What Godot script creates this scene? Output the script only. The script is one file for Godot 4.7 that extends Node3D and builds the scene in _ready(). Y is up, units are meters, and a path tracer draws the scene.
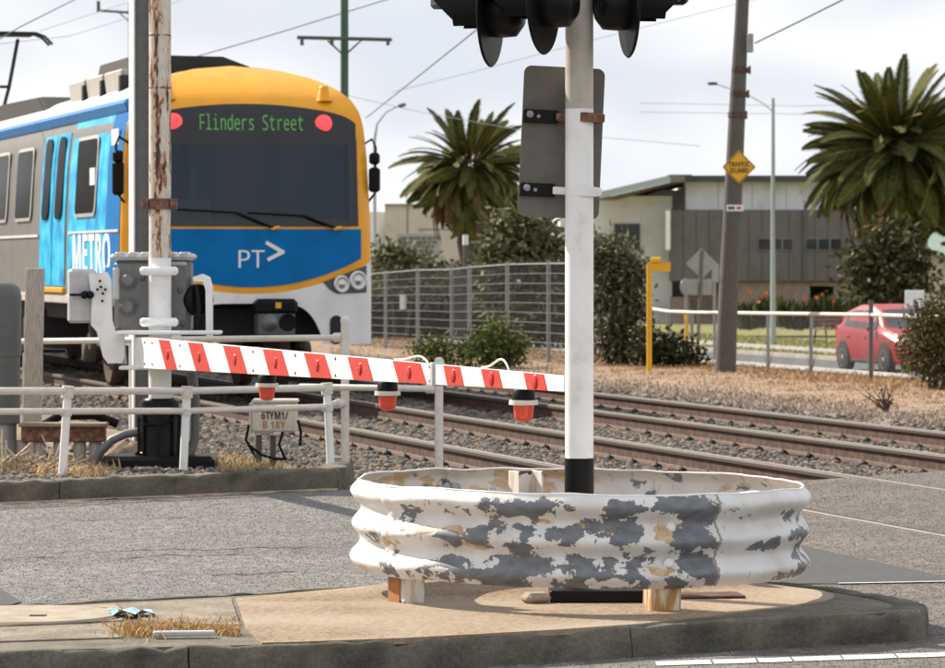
extends Node3D
# Level crossing with a boom barrier, a train and a flaking guardrail ring.
# Pixel helpers: a pixel of the photograph gives a direction, the distance d comes from the ground or from the size of the thing.
const F := 3700.0
const CX := 472.5
const HZ := 263.0
const CH := 1.65
const NX := 0.9637     # normal of the tracks (x, depth)
const ND := 0.2676
const TURN := 0.2709   # heading of the tracks

var used := {}
var rng := RandomNumberGenerator.new()
var M := {}

func at(px: float, py: float, d: float) -> Vector3:
	return Vector3((px - CX) * d / F, CH - (py - HZ) * d / F, -d)
func gp(px: float, py: float, y := 0.0) -> Vector3:
	return at(px, py, F * (CH - y) / (py - HZ))
func qs(q: float, s: float, y := 0.0) -> Vector3:
	return Vector3(NX * q - ND * s, y, -(ND * q + NX * s))
func q_of(x: float, d: float) -> float:
	return NX * x + ND * d
# point on the strip at distance q from the camera, seen at pixel column px
func qpx(q: float, px: float, y := 0.0) -> Vector3:
	var k := (px - CX) / F
	var d := q / (ND + NX * k)
	return Vector3(k * d, y, -d)

# ------------------------------------------------------------------ geometry
class Geo:
	var v := PackedVector3Array()
	var n := PackedVector3Array()
	var uv := PackedVector2Array()
	var c := PackedColorArray()
	var ix := PackedInt32Array()
	var col := Color.WHITE
	func _add(p: Vector3, nn: Vector3, u := Vector2.ZERO) -> int:
		v.append(p); n.append(nn); uv.append(u); c.append(col)
		return v.size() - 1
	func tri(a: Vector3, b: Vector3, d: Vector3) -> void:
		var nn := (b - a).cross(d - a).normalized()
		var i := _add(a, nn); _add(b, nn); _add(d, nn)
		ix.append_array(PackedInt32Array([i, i + 2, i + 1]))
	func quad(a: Vector3, b: Vector3, d: Vector3, e: Vector3) -> void:
		var nn := (d - a).cross(e - b).normalized()
		var i := _add(a, nn, Vector2(0, 1)); _add(b, nn, Vector2(1, 1)); _add(d, nn, Vector2(1, 0)); _add(e, nn, Vector2(0, 0))
		ix.append_array(PackedInt32Array([i, i + 2, i + 1, i, i + 3, i + 2]))
	func grid(rows: Array, uvs = null, cols = null) -> void:
		var nr := rows.size()
		var nc: int = rows[0].size()
		var base := v.size()
		for r in nr:
			for k in nc:
				var pu: Vector3 = rows[r][mini(k + 1, nc - 1)] - rows[r][maxi(k - 1, 0)]
				var pv: Vector3 = rows[mini(r + 1, nr - 1)][k] - rows[maxi(r - 1, 0)][k]
				if k == 0 and rows[r][0].distance_to(rows[r][nc - 1]) < 1e-5:
					pu = rows[r][1] - rows[r][nc - 2]
				elif k == nc - 1 and rows[r][0].distance_to(rows[r][nc - 1]) < 1e-5:
					pu = rows[r][1] - rows[r][nc - 2]
				var nn := pu.cross(pv)
				if nn.length() < 1e-12:
					# a pole of the grid: borrow the direction along the next row
					var rr := r + 1 if r < nr - 1 else r - 1
					pu = rows[rr][mini(k + 1, nc - 1)] - rows[rr][maxi(k - 1, 0)]
					nn = pu.cross(pv)
				if nn.length() < 1e-14:
					nn = Vector3.UP
				v.append(rows[r][k]); n.append(nn.normalized())
				uv.append(uvs[r][k] if uvs != null else Vector2(float(k) / (nc - 1), float(r) / (nr - 1)))
				c.append(cols[r][k] if cols != null else col)
		for r in nr - 1:
			for k in nc - 1:
				var i := base + r * nc + k
				ix.append_array(PackedInt32Array([i, i + nc + 1, i + 1, i, i + nc, i + nc + 1]))
	func box(ce: Vector3, s: Vector3, bev := 0.0, b := Basis.IDENTITY) -> void:
		var h := s * 0.5
		bev = minf(bev, minf(h.x, minf(h.y, h.z)) * 0.95)
		var ax := [Vector3.RIGHT, Vector3.UP, Vector3.BACK]
		for a in 3:
			for sg: float in [-1.0, 1.0]:
				var w: Vector3 = ax[a] * sg
				var u: Vector3 = ax[(a + 1) % 3]
				var t: Vector3 = ax[(a + 2) % 3] * sg
				var hu: float = h[(a + 1) % 3] - bev
				var ht: float = h[(a + 2) % 3] - bev
				var o: Vector3 = w * h[a]
				quad(ce + b * (o - u * hu - t * ht), ce + b * (o + u * hu - t * ht), ce + b * (o + u * hu + t * ht), ce + b * (o - u * hu + t * ht))
		if bev <= 0.0:
			return
		for a in 3:
			var a1 := (a + 1) % 3
			var a2 := (a + 2) % 3
			for s1: float in [-1.0, 1.0]:
				for s2: float in [-1.0, 1.0]:
					var p: Vector3 = ax[a1] * s1
					var r: Vector3 = ax[a2] * s2
					var l: Vector3 = ax[a] * (h[a] - bev)
					var e1: Vector3 = p * h[a1] + r * (h[a2] - bev)
					var e2: Vector3 = p * (h[a1] - bev) + r * h[a2]
					if s1 * s2 > 0:
						quad(ce + b * (e1 - l), ce + b * (e2 - l), ce + b * (e2 + l), ce + b * (e1 + l))
					else:
						quad(ce + b * (e1 + l), ce + b * (e2 + l), ce + b * (e2 - l), ce + b * (e1 - l))
		for sx: float in [-1.0, 1.0]:
			for sy: float in [-1.0, 1.0]:
				for sz: float in [-1.0, 1.0]:
					var g := Vector3(sx * (h.x - bev), sy * (h.y - bev), sz * (h.z - bev))
					var A := g + Vector3(sx * bev, 0, 0)
					var B := g + Vector3(0, sy * bev, 0)
					var C := g + Vector3(0, 0, sz * bev)
					if sx * sy * sz > 0:
						tri(ce + b * A, ce + b * B, ce + b * C)
					else:
						tri(ce + b * A, ce + b * C, ce + b * B)
	# a tube through points; radii one number or one per point
	func tube(pts: Array, radii, sides := 8, caps := true, rough := 0.0) -> void:
		var rows := []
		var m := pts.size()
		var ref := Vector3.UP
		var d0: Vector3 = (pts[m - 1] - pts[0]).normalized()
		if absf(d0.y) > 0.9:
			ref = Vector3.RIGHT
		for i in m:
			var t: Vector3 = (pts[mini(i + 1, m - 1)] - pts[maxi(i - 1, 0)]).normalized()
			var x := ref.cross(t).normalized()
			var y := t.cross(x)
			var r: float = radii[i] if radii is Array else radii
			var row := PackedVector3Array()
			for k in sides + 1:
				var a := TAU * float(k % sides) / sides
				var rr := r
				if rough > 0.0:
					rr *= 1.0 + rough * sin(float(k % sides) * 7.3 + i * 2.9)
				row.append(pts[i] + (x * cos(a) + y * sin(a)) * rr)
			rows.append(row)
		grid(rows)
		if caps:
			for e in [0, m - 1]:
				var row: PackedVector3Array = rows[e]
				for k in sides:
					if e == 0:
						tri(pts[0], row[k + 1], row[k])
					else:
						tri(pts[e], row[k], row[k + 1])
	# lathe: profile of (radius, height) about an axis
	func lathe(o: Vector3, prof: PackedVector2Array, sides := 20, b := Basis.IDENTITY, hard := false) -> void:
		var rows := []
		for p in prof:
			var row := PackedVector3Array()
			for k in sides + 1:
				var a := TAU * float(k % sides) / sides
				row.append(o + b * Vector3(p.x * sin(a), p.y, p.x * cos(a)))
			rows.append(row)
		if hard:
			for r in rows.size() - 1:
				grid([rows[r], rows[r + 1]])
		else:
			grid(rows)
	# flat polygon extruded: pts in the plane of (bx, by), from depth z0 to z1 along bz
	func prism(pts: PackedVector2Array, z0: float, z1: float, o: Vector3, b := Basis.IDENTITY, bev := 0.0) -> void:
		var area := 0.0
		for i in pts.size():
			var p := pts[i]
			var r := pts[(i + 1) % pts.size()]
			area += p.x * r.y - r.x * p.y
		var P := pts.duplicate()
		if area < 0:
			P.reverse()
		var ids := Geometry2D.triangulate_polygon(P)
		for z: float in [z0, z1]:
			for i in range(0, ids.size(), 3):
				var A := o + b * Vector3(P[ids[i]].x, P[ids[i]].y, z)
				var B := o + b * Vector3(P[ids[i + 1]].x, P[ids[i + 1]].y, z)
				var C := o + b * Vector3(P[ids[i + 2]].x, P[ids[i + 2]].y, z)
				var up := (B - A).cross(C - A).dot(b.z * (1.0 if z == z1 else -1.0))
				if z0 == z1:
					up = (B - A).cross(C - A).dot(b.z)
				if up > 0:
					tri(A, B, C)
				else:
					tri(A, C, B)
			if z0 == z1:
				return
		for i in P.size():
			var p := P[i]
			var r := P[(i + 1) % P.size()]
			var lo := minf(z0, z1)
			var hi := maxf(z0, z1)
			quad(o + b * Vector3(p.x, p.y, lo), o + b * Vector3(r.x, r.y, lo), o + b * Vector3(r.x, r.y, hi), o + b * Vector3(p.x, p.y, hi))
	# profile (right, up) swept along a path; each profile edge keeps its own normals
	func sweep(path: Array, prof: PackedVector2Array, closed_prof := true, caps := true) -> void:
		var m := path.size()
		var frames := []
		for i in m:
			var t: Vector3 = path[mini(i + 1, m - 1)] - path[maxi(i - 1, 0)]
			t.y = 0
			frames.append(t.normalized().cross(Vector3.UP))
		var np := prof.size()
		for e in (np if closed_prof else np - 1):
			var r0 := PackedVector3Array()
			var r1 := PackedVector3Array()
			for i in m:
				var fr: Vector3 = frames[i]
				r0.append(path[i] + fr * prof[e].x + Vector3.UP * prof[e].y)
				r1.append(path[i] + fr * prof[(e + 1) % np].x + Vector3.UP * prof[(e + 1) % np].y)
			grid([r0, r1])
		if caps and closed_prof:
			var ids := Geometry2D.triangulate_polygon(prof)
			for i in [0, m - 1]:
				var fr: Vector3 = frames[i]
				for k in range(0, ids.size(), 3):
					var q := []
					for j in 3:
						q.append(path[i] + fr * prof[ids[k + j]].x + Vector3.UP * prof[ids[k + j]].y)
					tri(q[0], q[1], q[2])
	func mesh(off := Vector3.ZERO) -> ArrayMesh:
		var a := []
		a.resize(Mesh.ARRAY_MAX)
		if off != Vector3.ZERO:
			for i in v.size():
				v[i] -= off
		a[Mesh.ARRAY_VERTEX] = v
		a[Mesh.ARRAY_NORMAL] = n
		a[Mesh.ARRAY_TEX_UV] = uv
		a[Mesh.ARRAY_COLOR] = c
		a[Mesh.ARRAY_INDEX] = ix
		var m := ArrayMesh.new()
		m.add_surface_from_arrays(Mesh.PRIMITIVE_TRIANGLES, a)
		return m

# ------------------------------------------------------------------ objects
func numbered(called: String) -> String:
	if not used.has(called):
		used[called] = 0
		return called
	used[called] += 1
	return "%s_%03d" % [called, used[called]]

func tag(o: Node3D, label: String, category: String, group := "") -> Node3D:
	o.set_meta("label", label); o.set_meta("category", category)
	if group:
		o.set_meta("group", group)
	return o

func thing(called: String, label: String, category: String, pos := Vector3.ZERO, turn := 0.0, group := "") -> Node3D:
	var o := Node3D.new()
	o.name = numbered(called)
	add_child(o)
	o.position = pos
	o.rotation.y = turn
	return tag(o, label, category, group)

# part whose geometry is in the parent's own coordinates
func part(parent: Node3D, called: String, g: Geo, m: Material) -> MeshInstance3D:
	var o := MeshInstance3D.new()
	o.name = called
	o.mesh = g.mesh()
	o.material_override = m
	parent.add_child(o, true)
	return o

# part whose geometry was written in world coordinates (parent not turned)
func wpart(parent: Node3D, called: String, g: Geo, m: Material) -> MeshInstance3D:
	var o := MeshInstance3D.new()
	o.name = called
	var off := Vector3.ZERO
	var p: Node = parent
	while p != self:
		off += p.position
		p = p.get_parent()
	o.mesh = g.mesh(off)
	o.material_override = m
	parent.add_child(o, true)
	return o

func solo(called: String, label: String, category: String, g: Geo, m: Material, base := Vector3.ZERO, group := "") -> MeshInstance3D:
	var o := MeshInstance3D.new()
	o.name = numbered(called)
	o.mesh = g.mesh(base)
	o.material_override = m
	add_child(o)
	o.position = base
	tag(o, label, category, group)
	return o

func struct(called: String, g: Geo, m: Material) -> MeshInstance3D:
	var o := MeshInstance3D.new()
	o.name = numbered(called)
	o.mesh = g.mesh()
	o.material_override = m
	add_child(o)
	o.set_meta("kind", "structure")
	return o

func struct_node(called: String) -> Node3D:
	var o := Node3D.new()
	o.name = numbered(called)
	add_child(o)
	o.set_meta("kind", "structure")
	return o

func scatter(called: String, m: Mesh, mat: Material, xf: Array, cols: Array, parent: Node3D = null) -> MultiMeshInstance3D:
	var mm := MultiMesh.new()
	mm.transform_format = MultiMesh.TRANSFORM_3D
	mm.use_colors = true
	mm.mesh = m
	mm.instance_count = xf.size()
	for i in xf.size():
		mm.set_instance_transform(i, xf[i])
		mm.set_instance_color(i, cols[i])
	var o := MultiMeshInstance3D.new()
	o.multimesh = mm
	o.material_override = mat
	o.set_meta("kind", "stuff")
	if parent:
		o.name = called
		parent.add_child(o, true)
	else:
		o.name = numbered(called)
		add_child(o)
	return o

var font: SystemFont
var thin_font: SystemFont
var plain_font: SystemFont
func words(parent: Node3D, called: String, s: String, m: Material, ce: Vector3, xa: Vector3, ya: Vector3, w: float, h: float) -> void:
	var t := TextMesh.new()
	t.font = thin_font if called == "destination_text" else (plain_font if called == "logo_text" else font)
	t.text = s
	t.font_size = 32
	t.pixel_size = 0.01
	t.depth = 0.02
	t.curve_step = 1.0
	var bb := t.get_aabb()
	var o := MeshInstance3D.new()
	o.name = called
	o.mesh = t
	o.material_override = m
	var za := xa.cross(ya).normalized()
	var b := Basis(xa * (w / bb.size.x), ya * (h / bb.size.y), za * 0.3)
	o.transform = Transform3D(b, ce - b * (bb.position + bb.size * 0.5))
	parent.add_child(o, true)

# ------------------------------------------------------------------ materials
func lin(r: float, g: float, b: float) -> Color:
	return Color(r, g, b).linear_to_srgb()

func noise_img(type: int, freq: float, sd: int, size: int, oct := 1) -> PackedByteArray:
	var nz := FastNoiseLite.new()
	nz.noise_type = type
	nz.frequency = freq
	nz.seed = sd
	nz.fractal_type = FastNoiseLite.FRACTAL_FBM if oct > 1 else FastNoiseLite.FRACTAL_NONE
	nz.fractal_octaves = oct
	if type == FastNoiseLite.TYPE_CELLULAR:
		nz.cellular_return_type = FastNoiseLite.RETURN_CELL_VALUE
	var im := nz.get_seamless_image(size, size)
	im.convert(Image.FORMAT_L8)
	return im.get_data()

const CELL := FastNoiseLite.TYPE_CELLULAR
const SIMP := FastNoiseLite.TYPE_SIMPLEX_SMOOTH
# layers [[type, freq, octaves, weight]...]; stops = colours in linear values across the sum 0..1
func tex(sd: int, size: int, layers: Array, stops: Array) -> ImageTexture:
	var imgs := []
	var total := 0.0
	for l in layers:
		imgs.append(noise_img(l[0], l[1], sd + imgs.size() * 17, size, l[2]))
		total += l[3]
	var lut := []
	for i in 256:
		var t := i / 255.0 * (stops.size() - 1)
		var k := mini(int(t), stops.size() - 2)
		var a: Color = stops[k]
		var e: Color = stops[k + 1]
		var cc := a.lerp(e, t - k).linear_to_srgb()
		lut.append([int(clampf(cc.r, 0, 1) * 255), int(clampf(cc.g, 0, 1) * 255), int(clampf(cc.b, 0, 1) * 255)])
	var out := PackedByteArray()
	out.resize(size * size * 3)
	var ws := []
	for l in layers:
		ws.append(l[3] / total)
	var cnt := imgs.size()
	for i in size * size:
		var s := 0.0
		for k in cnt:
			s += imgs[k][i] * ws[k]
		s = clampf((s - 127.5) * 1.5 + 127.5, 0, 255)
		var e: Array = lut[int(s)]
		out[i * 3] = e[0]; out[i * 3 + 1] = e[1]; out[i * 3 + 2] = e[2]
	return ImageTexture.create_from_image(Image.create_from_data(size, size, false, Image.FORMAT_RGB8, out))

func mat(called: String, c: Color, rough := 0.7, metal := 0.0, t: Texture2D = null, scale := 1.0, vcol := false) -> StandardMaterial3D:
	var m := StandardMaterial3D.new()
	m.resource_name = called
	m.albedo_color = c
	m.roughness = rough
	m.metallic = metal
	if t:
		m.albedo_texture = t
		m.uv1_triplanar = true
		m.uv1_world_triplanar = true
		m.uv1_scale = Vector3.ONE * scale
	m.vertex_color_use_as_albedo = vcol
	m.cull_mode = BaseMaterial3D.CULL_DISABLED
	M[called] = m
	return m

func _ready() -> void:
	rng.seed = 7
	font = SystemFont.new()
	font.font_names = PackedStringArray(["Droid Sans"])
	font.font_weight = 700
	plain_font = SystemFont.new()
	plain_font.font_names = PackedStringArray(["Droid Sans"])
	thin_font = SystemFont.new()
	thin_font.font_names = PackedStringArray(["Droid Sans Mono"])
	# camera
	var cam := Camera3D.new()
	var ca := CameraAttributesPhysical.new()
	ca.frustum_focal_length = 135.0
	ca.frustum_focus_distance = 17.5
	ca.frustum_near = 0.5
	ca.frustum_far = 3000.0
	ca.exposure_aperture = 9.5
	cam.attributes = ca
	add_child(cam)
	cam.position = Vector3(0, CH, 0)
	cam.projection = Camera3D.PROJECTION_FRUSTUM
	cam.near = 0.5
	cam.far = 3000.0
	cam.size = 0.5 * 668.0 / F
	cam.frustum_offset = Vector2(0, -(334.0 - HZ) / F * 0.5)
	cam.current = true
	# sky, sun, exposure
	var we := WorldEnvironment.new()
	var env := Environment.new()
	env.background_mode = Environment.BG_SKY
	env.sky = make_sky()
	env.background_energy_multiplier = 0.735
	env.tonemap_mode = Environment.TONE_MAPPER_LINEAR
	env.tonemap_exposure = 1.6
	env.sdfgi_enabled = true
	env.ssao_enabled = true
	env.ssil_enabled = true
	we.environment = env
	add_child(we)
	var sun := DirectionalLight3D.new()
	sun.light_energy = 1.6
	sun.light_color = Color(1.0, 0.955, 0.88)
	sun.light_angular_distance = 0.5
	sun.shadow_enabled = true
	add_child(sun)
	var el := deg_to_rad(38.0)
	var to_sun := Vector3(-0.79 * cos(el), sin(el), -0.61 * cos(el))
	sun.look_at_from_position(to_sun * 100.0, Vector3.ZERO)
	make_materials()
	build_ground()
	build_tracks()
	build_island()
	build_ring()
	build_signal()
	build_barrier()
	build_handrails()
	build_trackside()
	build_train()
	build_overhead()
	build_fences()
	build_buildings()
	build_street()
	build_plants()

func make_sky() -> Sky:
	var w := 1280
	var h := 640
	var nz := FastNoiseLite.new()
	nz.noise_type = FastNoiseLite.TYPE_SIMPLEX_SMOOTH
	nz.fractal_octaves = 4
	nz.frequency = 1.0
	nz.seed = 5
	var out := PackedByteArray()
	out.resize(w * h * 3)
	for y in h:
		var lat := (0.5 - (y + 0.5) / h) * PI
		for x in w:
			var i := (y * w + x) * 3
			if lat < -0.06:
				out[i] = 150; out[i + 1] = 142; out[i + 2] = 130
				continue
			var lon := (x + 0.5) / w * TAU
			var p := Vector3(cos(lon) * cos(lat), sin(lat) * 2.6, sin(lon) * cos(lat)) * 5.0
			var c := nz.get_noise_3dv(p) * 0.5 + nz.get_noise_3dv(p * 3.1) * 0.3
			c = smoothstep(-0.25, 0.35, c)
			var b := Color(0.835, 0.855, 0.89).lerp(Color(0.965, 0.966, 0.967), c)
			out[i] = int(b.r * 255); out[i + 1] = int(b.g * 255); out[i + 2] = int(b.b * 255)
	var im := Image.create_from_data(w, h, false, Image.FORMAT_RGB8, out)
	var pm := PanoramaSkyMaterial.new()
	pm.panorama = ImageTexture.create_from_image(im)
	var s := Sky.new()
	s.sky_material = pm
	return s

func make_materials() -> void:
	var W := Color.WHITE
	var asphalt := tex(11, 1024, [[CELL, 0.30, 1, 1.0], [CELL, 0.6, 1, 0.8], [SIMP, 0.005, 3, 0.35]], [Color(.088, .084, .081), Color(.125, .12, .116), Color(.147, .141, .137), Color(.168, .162, .158), Color(.225, .217, .212)])
	var conc := tex(12, 512, [[SIMP, 0.02, 5, 1.0], [SIMP, 0.2, 2, 0.5], [CELL, 0.3, 1, 0.4]], [Color(.62, .60, .58), Color(.85, .84, .83), Color(1, 1, 1)])
	var darkconc := tex(13, 512, [[SIMP, 0.008, 4, 0.8], [CELL, 0.2, 1, 0.4], [CELL, 0.55, 1, 0.6]], [Color(.25, .25, .22), Color(.62, .62, .58), Color(1, .98, .93)])
	var stain := tex(14, 512, [[SIMP, 0.005, 2, 0.7], [CELL, 0.3, 1, 0.3], [CELL, 0.6, 1, 0.5]], [Color(.12, .07, .036), Color(.215, .15, .096), Color(.275, .212, .15), Color(.305, .248, .186), Color(.335, .285, .228)])
	var soil := tex(15, 512, [[SIMP, 0.02, 4, 1.0], [CELL, 0.2, 1, 0.7]], [Color(.30, .28, .26), Color(.75, .72, .7), Color(1.1, 1.05, 1.0)])
	var mottle := tex(16, 512, [[SIMP, 0.012, 5, 1.0], [SIMP, 0.15, 2, 0.25]], [Color(.80, .79, .77), Color(.95, .95, .945), Color(1, 1, 1)])
	var clean := tex(22, 512, [[SIMP, 0.012, 5, 1.0], [SIMP, 0.15, 2, 0.25]], [Color(.80, .77, .73), Color(.93, .92, .905), Color(.975, .972, .965), Color(1, 1, 1), Color(1, 1, 1)])
	var rust := tex(17, 512, [[SIMP, 0.02, 5, 1.0], [CELL, 0.2, 1, 0.3]], [Color(.035, .018, .013), Color(.068, .034, .024), Color(.098, .053, .038), Color(.14, .088, .068)])
	var pole := pole_tex()
	var rustwhite := ImageTexture.create_from_image(pole)
	var wood := tex(19, 512, [[SIMP, 0.03, 5, 1.0], [SIMP, 0.2, 2, 0.5]], [Color(.45, .43, .4), Color(.8, .78, .75), Color(1.05, 1.0, .95)])
	var a := mat("asphalt", W, 0.9, 0, asphalt, 0.24, true)
	a.heightmap_enabled = true
	a.heightmap_texture = a.albedo_texture
	a.heightmap_scale = 0.6
	a.uv1_triplanar = false
	a.uv1_world_triplanar = false
	mat("street_asphalt", lin(.62, .64, .68), 0.9, 0, asphalt, 0.24)
	mat("dark_asphalt", lin(.36, .38, .43), 0.92, 0, asphalt, 0.31)
	mat("concrete", lin(.37, .32, .26), 0.9, 0, conc, 0.5)
	mat("kerb", lin(.195, .175, .145), 0.93, 0, darkconc, 0.7, true)
	mat("old_concrete", lin(.31, .265, .21), 0.93, 0, darkconc, 0.6)
	mat("stained_paving", W, 0.9, 0, stain, 0.33)
	mat("soil", W, 0.97, 0, soil, 0.3, true)
	mat("stone", W, 0.9, 0, null, 1, true)
	mat("ballast_bed", lin(.17, .155, .145), 0.95, 0, tex(21, 512, [[CELL, 0.1, 1, 1.0], [CELL, 0.22, 1, 0.5]], [Color(.2, .2, .2), Color(.7, .7, .7), Color(1.3, 1.25, 1.2)]), 0.5)
	mat("rail", W, 0.75, 0.1, rust, 0.8)
	mat("rail_head", lin(.085, .063, .049), 0.5, 0.15, mottle, 1.5)
	mat("rail_top", lin(.40, .36, .32), 0.42, 0.45, mottle, 1.2)
	mat("sleeper", lin(.24, .21, .18), 0.92, 0, conc, 1.0)
	mat("clip", lin(.02, .018, .016), 0.7)
	mat("line_paint", lin(.68, .69, .68), 0.75, 0, conc, 1.2)
	mat("dark_gap", lin(.02, .02, .02), 0.95)
	mat("white_paint", lin(.84, .84, .835), 0.42, 0, clean, 0.9)
	mat("white_pole", lin(.87, .875, .885), 0.38, 0, clean, 0.7)
	mat("beige_pole", lin(.52, .48, .42), 0.5, 0, mottle, 1.4)
	mat("black_paint", lin(.007, .007, .008), 0.36, 0, mottle, 1.0)
	mat("black_plastic", lin(.007, .007, .008), 0.45)
	M.black_plastic.metallic_specular = 0.25
	M.black_paint.metallic_specular = 0.3
	mat("rusty_pole", W, 0.8, 0, rustwhite, 1.0)
	M.rusty_pole.uv1_triplanar = false
	M.rusty_pole.uv1_world_triplanar = false
	mat("galv", lin(.33, .34, .36), 0.45, 0.5, mottle, 1.1)
	mat("dull_galv", lin(.155, .142, .126), 0.65, 0.1, mottle, 1.3)
	mat("pipe_paint", lin(.70, .66, .60), 0.55, 0, mottle, 2.0)
	mat("steel_grey", lin(.105, .108, .112), 0.5, 0.1, mottle, 1.3)
	mat("mech_grey", lin(.165, .17, .175), 0.55, 0.1, mottle, 2.0)
	mat("plate_grey", lin(.50, .51, .52), 0.5, 0.1, mottle, 2.0)
	mat("rust_part", lin(2.2, 2.0, 1.8), 0.85, 0, rust, 1.5)
	mat("red_stripe", lin(.58, .028, .011), 0.4, 0, mottle, 1.7)
	mat("red_reflector", lin(.45, .012, .015), 0.2)
	var rl := mat("red_lens", lin(.68, .055, .022), 0.12)
	rl.clearcoat_enabled = true
	rl.clearcoat = 0.6
	mat("cream_plastic", lin(.66, .62, .54), 0.5, 0, mottle, 3.0)
	mat("yellow_train", lin(.88, .385, .006), 0.32, 0, mottle, 0.35)
	mat("blue_train", lin(.0, .155, .45), 0.4, 0, mottle, 0.35)
	mat("blue_gutter", lin(.03, .22, .55), 0.32, 0, mottle, 0.4)
	mat("cyan_wrap", W, 0.32, 0, tex(31, 512, [[SIMP, 0.012, 4, 1.0]], [Color(.010, .20, .52), Color(.012, .40, .76), Color(.016, .50, .84), Color(.10, .62, .90)]), 0.35)
	mat("white_train", lin(.80, .80, .81), 0.35, 0, mottle, 0.3)
	mat("steel_train", lin(.22, .215, .205), 0.42, 0.35, mottle, 0.3)
	mat("roof_train", lin(.60, .63, .66), 0.5, 0, mottle, 0.3)
	mat("roof_box", lin(.42, .39, .36), 0.7, 0, mottle, 0.5)
	mat("dark_under", lin(.022, .020, .019), 0.8, 0, mottle, 0.6)
	mat("under_brown", lin(.085, .07, .06), 0.85, 0, mottle, 0.6)
	mat("windscreen", lin(.036, .053, .068), 0.06)
	var ws: StandardMaterial3D = M.windscreen
	ws.albedo_color = Color(lin(.004, .020, .040), 0.80)
	ws.metallic_specular = 0.42
	ws.transparency = BaseMaterial3D.TRANSPARENCY_ALPHA
	mat("cab_dark", lin(.40, .41, .42), 0.7)
	mat("cab_grey", lin(.42, .47, .50), 0.7)
	mat("cab_pale", lin(.62, .66, .68), 0.7)
	mat("windscreen_band", lin(.010, .012, .015), 0.1)
	mat("train_window", lin(.018, .016, .016), 0.15)
	M.train_window.metallic_specular = 0.12
	M.blue_train.metallic_specular = 0.25
	mat("lamp_chrome", lin(.55, .56, .57), 0.25, 0.7)
	mat("lamp_housing", lin(.06, .065, .07), 0.2)
	var e := mat("display_text", lin(.12, .30, .10), 0.5)
	e.emission_enabled = true
	e.emission = Color(0.30, 0.62, 0.24)
	e.emission_energy_multiplier = 0.16
	var mk := mat("marker_red", lin(.7, .05, .06), 0.3)
	mk.emission_enabled = true
	mk.emission = Color(1.0, 0.25, 0.28)
	mk.emission_energy_multiplier = 0.95
	mat("white_print", lin(.75, .78, .80), 0.5)
	mat("black_print", lin(.015, .015, .015), 0.6)
	mat("orange_print", lin(.42, .20, .05), 0.6)
	mat("red_print", lin(.5, .03, .03), 0.6)
	mat("sign_yellow", lin(.80, .42, .015), 0.45, 0, mottle, 0.8)
	mat("sign_grey", lin(.36, .355, .34), 0.55, 0.15, mottle, 0.8)
	mat("timber", lin(.135, .130, .128), 0.92, 0, wood, 1.0)
	M.timber.uv1_scale = Vector3(3.0, 0.25, 3.0)
	mat("pale_timber", lin(.52, .49, .45), 0.92, 0, wood, 1.0)
	M.pale_timber.uv1_scale = Vector3(6.0, 0.5, 6.0)
	mat("green_mast", lin(.055, .12, .075), 0.6, 0, mottle, 1.0)
	mat("wire", lin(.06, .06, .065), 0.6)
	mat("pale_wire", lin(.42, .43, .45), 0.6)
	mat("cladding", lin(.135, .118, .116), 0.6, 0, mottle, 0.15)
	mat("cladding_light", lin(.76, .755, .76), 0.7, 0, mottle, 0.15)
	mat("brick_tan", lin(.32, .25, .20), 0.9, 0, conc, 0.3)
	mat("render_white", lin(.74, .735, .735), 0.85, 0, mottle, 0.12)
	mat("render_cream", lin(.55, .49, .43), 0.85, 0, mottle, 0.12)
	mat("fascia_green", lin(.36, .41, .40), 0.5)
	mat("fascia_dark", lin(.05, .055, .06), 0.6)
	mat("soffit", lin(.22, .17, .14), 0.8)
	mat("house_window", lin(.02, .023, .027), 0.08)
	mat("window_frame", lin(.18, .18, .18), 0.5)
	mat("green_roof", lin(.30, .40, .34), 0.6, 0, mottle, 0.3)
	mat("car_red", lin(.32, .003, .010), 0.3, 0, null)
	M.car_red.clearcoat_enabled = true
	M.car_red.clearcoat = 0.35
	mat("car_glass", lin(.05, .06, .07), 0.05)
	mat("tyre", lin(.015, .015, .015), 0.85)
	mat("wheel_rim", lin(.48, .49, .50), 0.35, 0.5)
	mat("bench_wood", lin(.30, .15, .11), 0.8)
	mat("street_concrete", lin(.45, .43, .40), 0.9, 0, conc, 0.4)
	mat("water_blue", lin(.35, .55, .62), 0.4)
	for f in [["leaf", 0.35], ["dry_grass", 0.25], ["palm_leaf", 0.3]]:
		var m := mat(f[0], W, 0.62, 0, null, 1, true)
		m.backlight_enabled = true
		m.backlight = Color(f[1], f[1], f[1] * 0.6)
		m.metallic_specular = 0.25
		m.roughness = 0.75
	mat("bark", lin(.11, .09, .075), 0.95, 0, wood, 1.0)
	mat("palm_trunk", lin(.13, .095, .07), 0.95, 0, wood, 1.0)
	mat("orange_rust", lin(.42, .18, .065), 0.85, 0, mottle, 3.0)
	mat("flower", lin(.55, .16, .03), 0.6)

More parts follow.
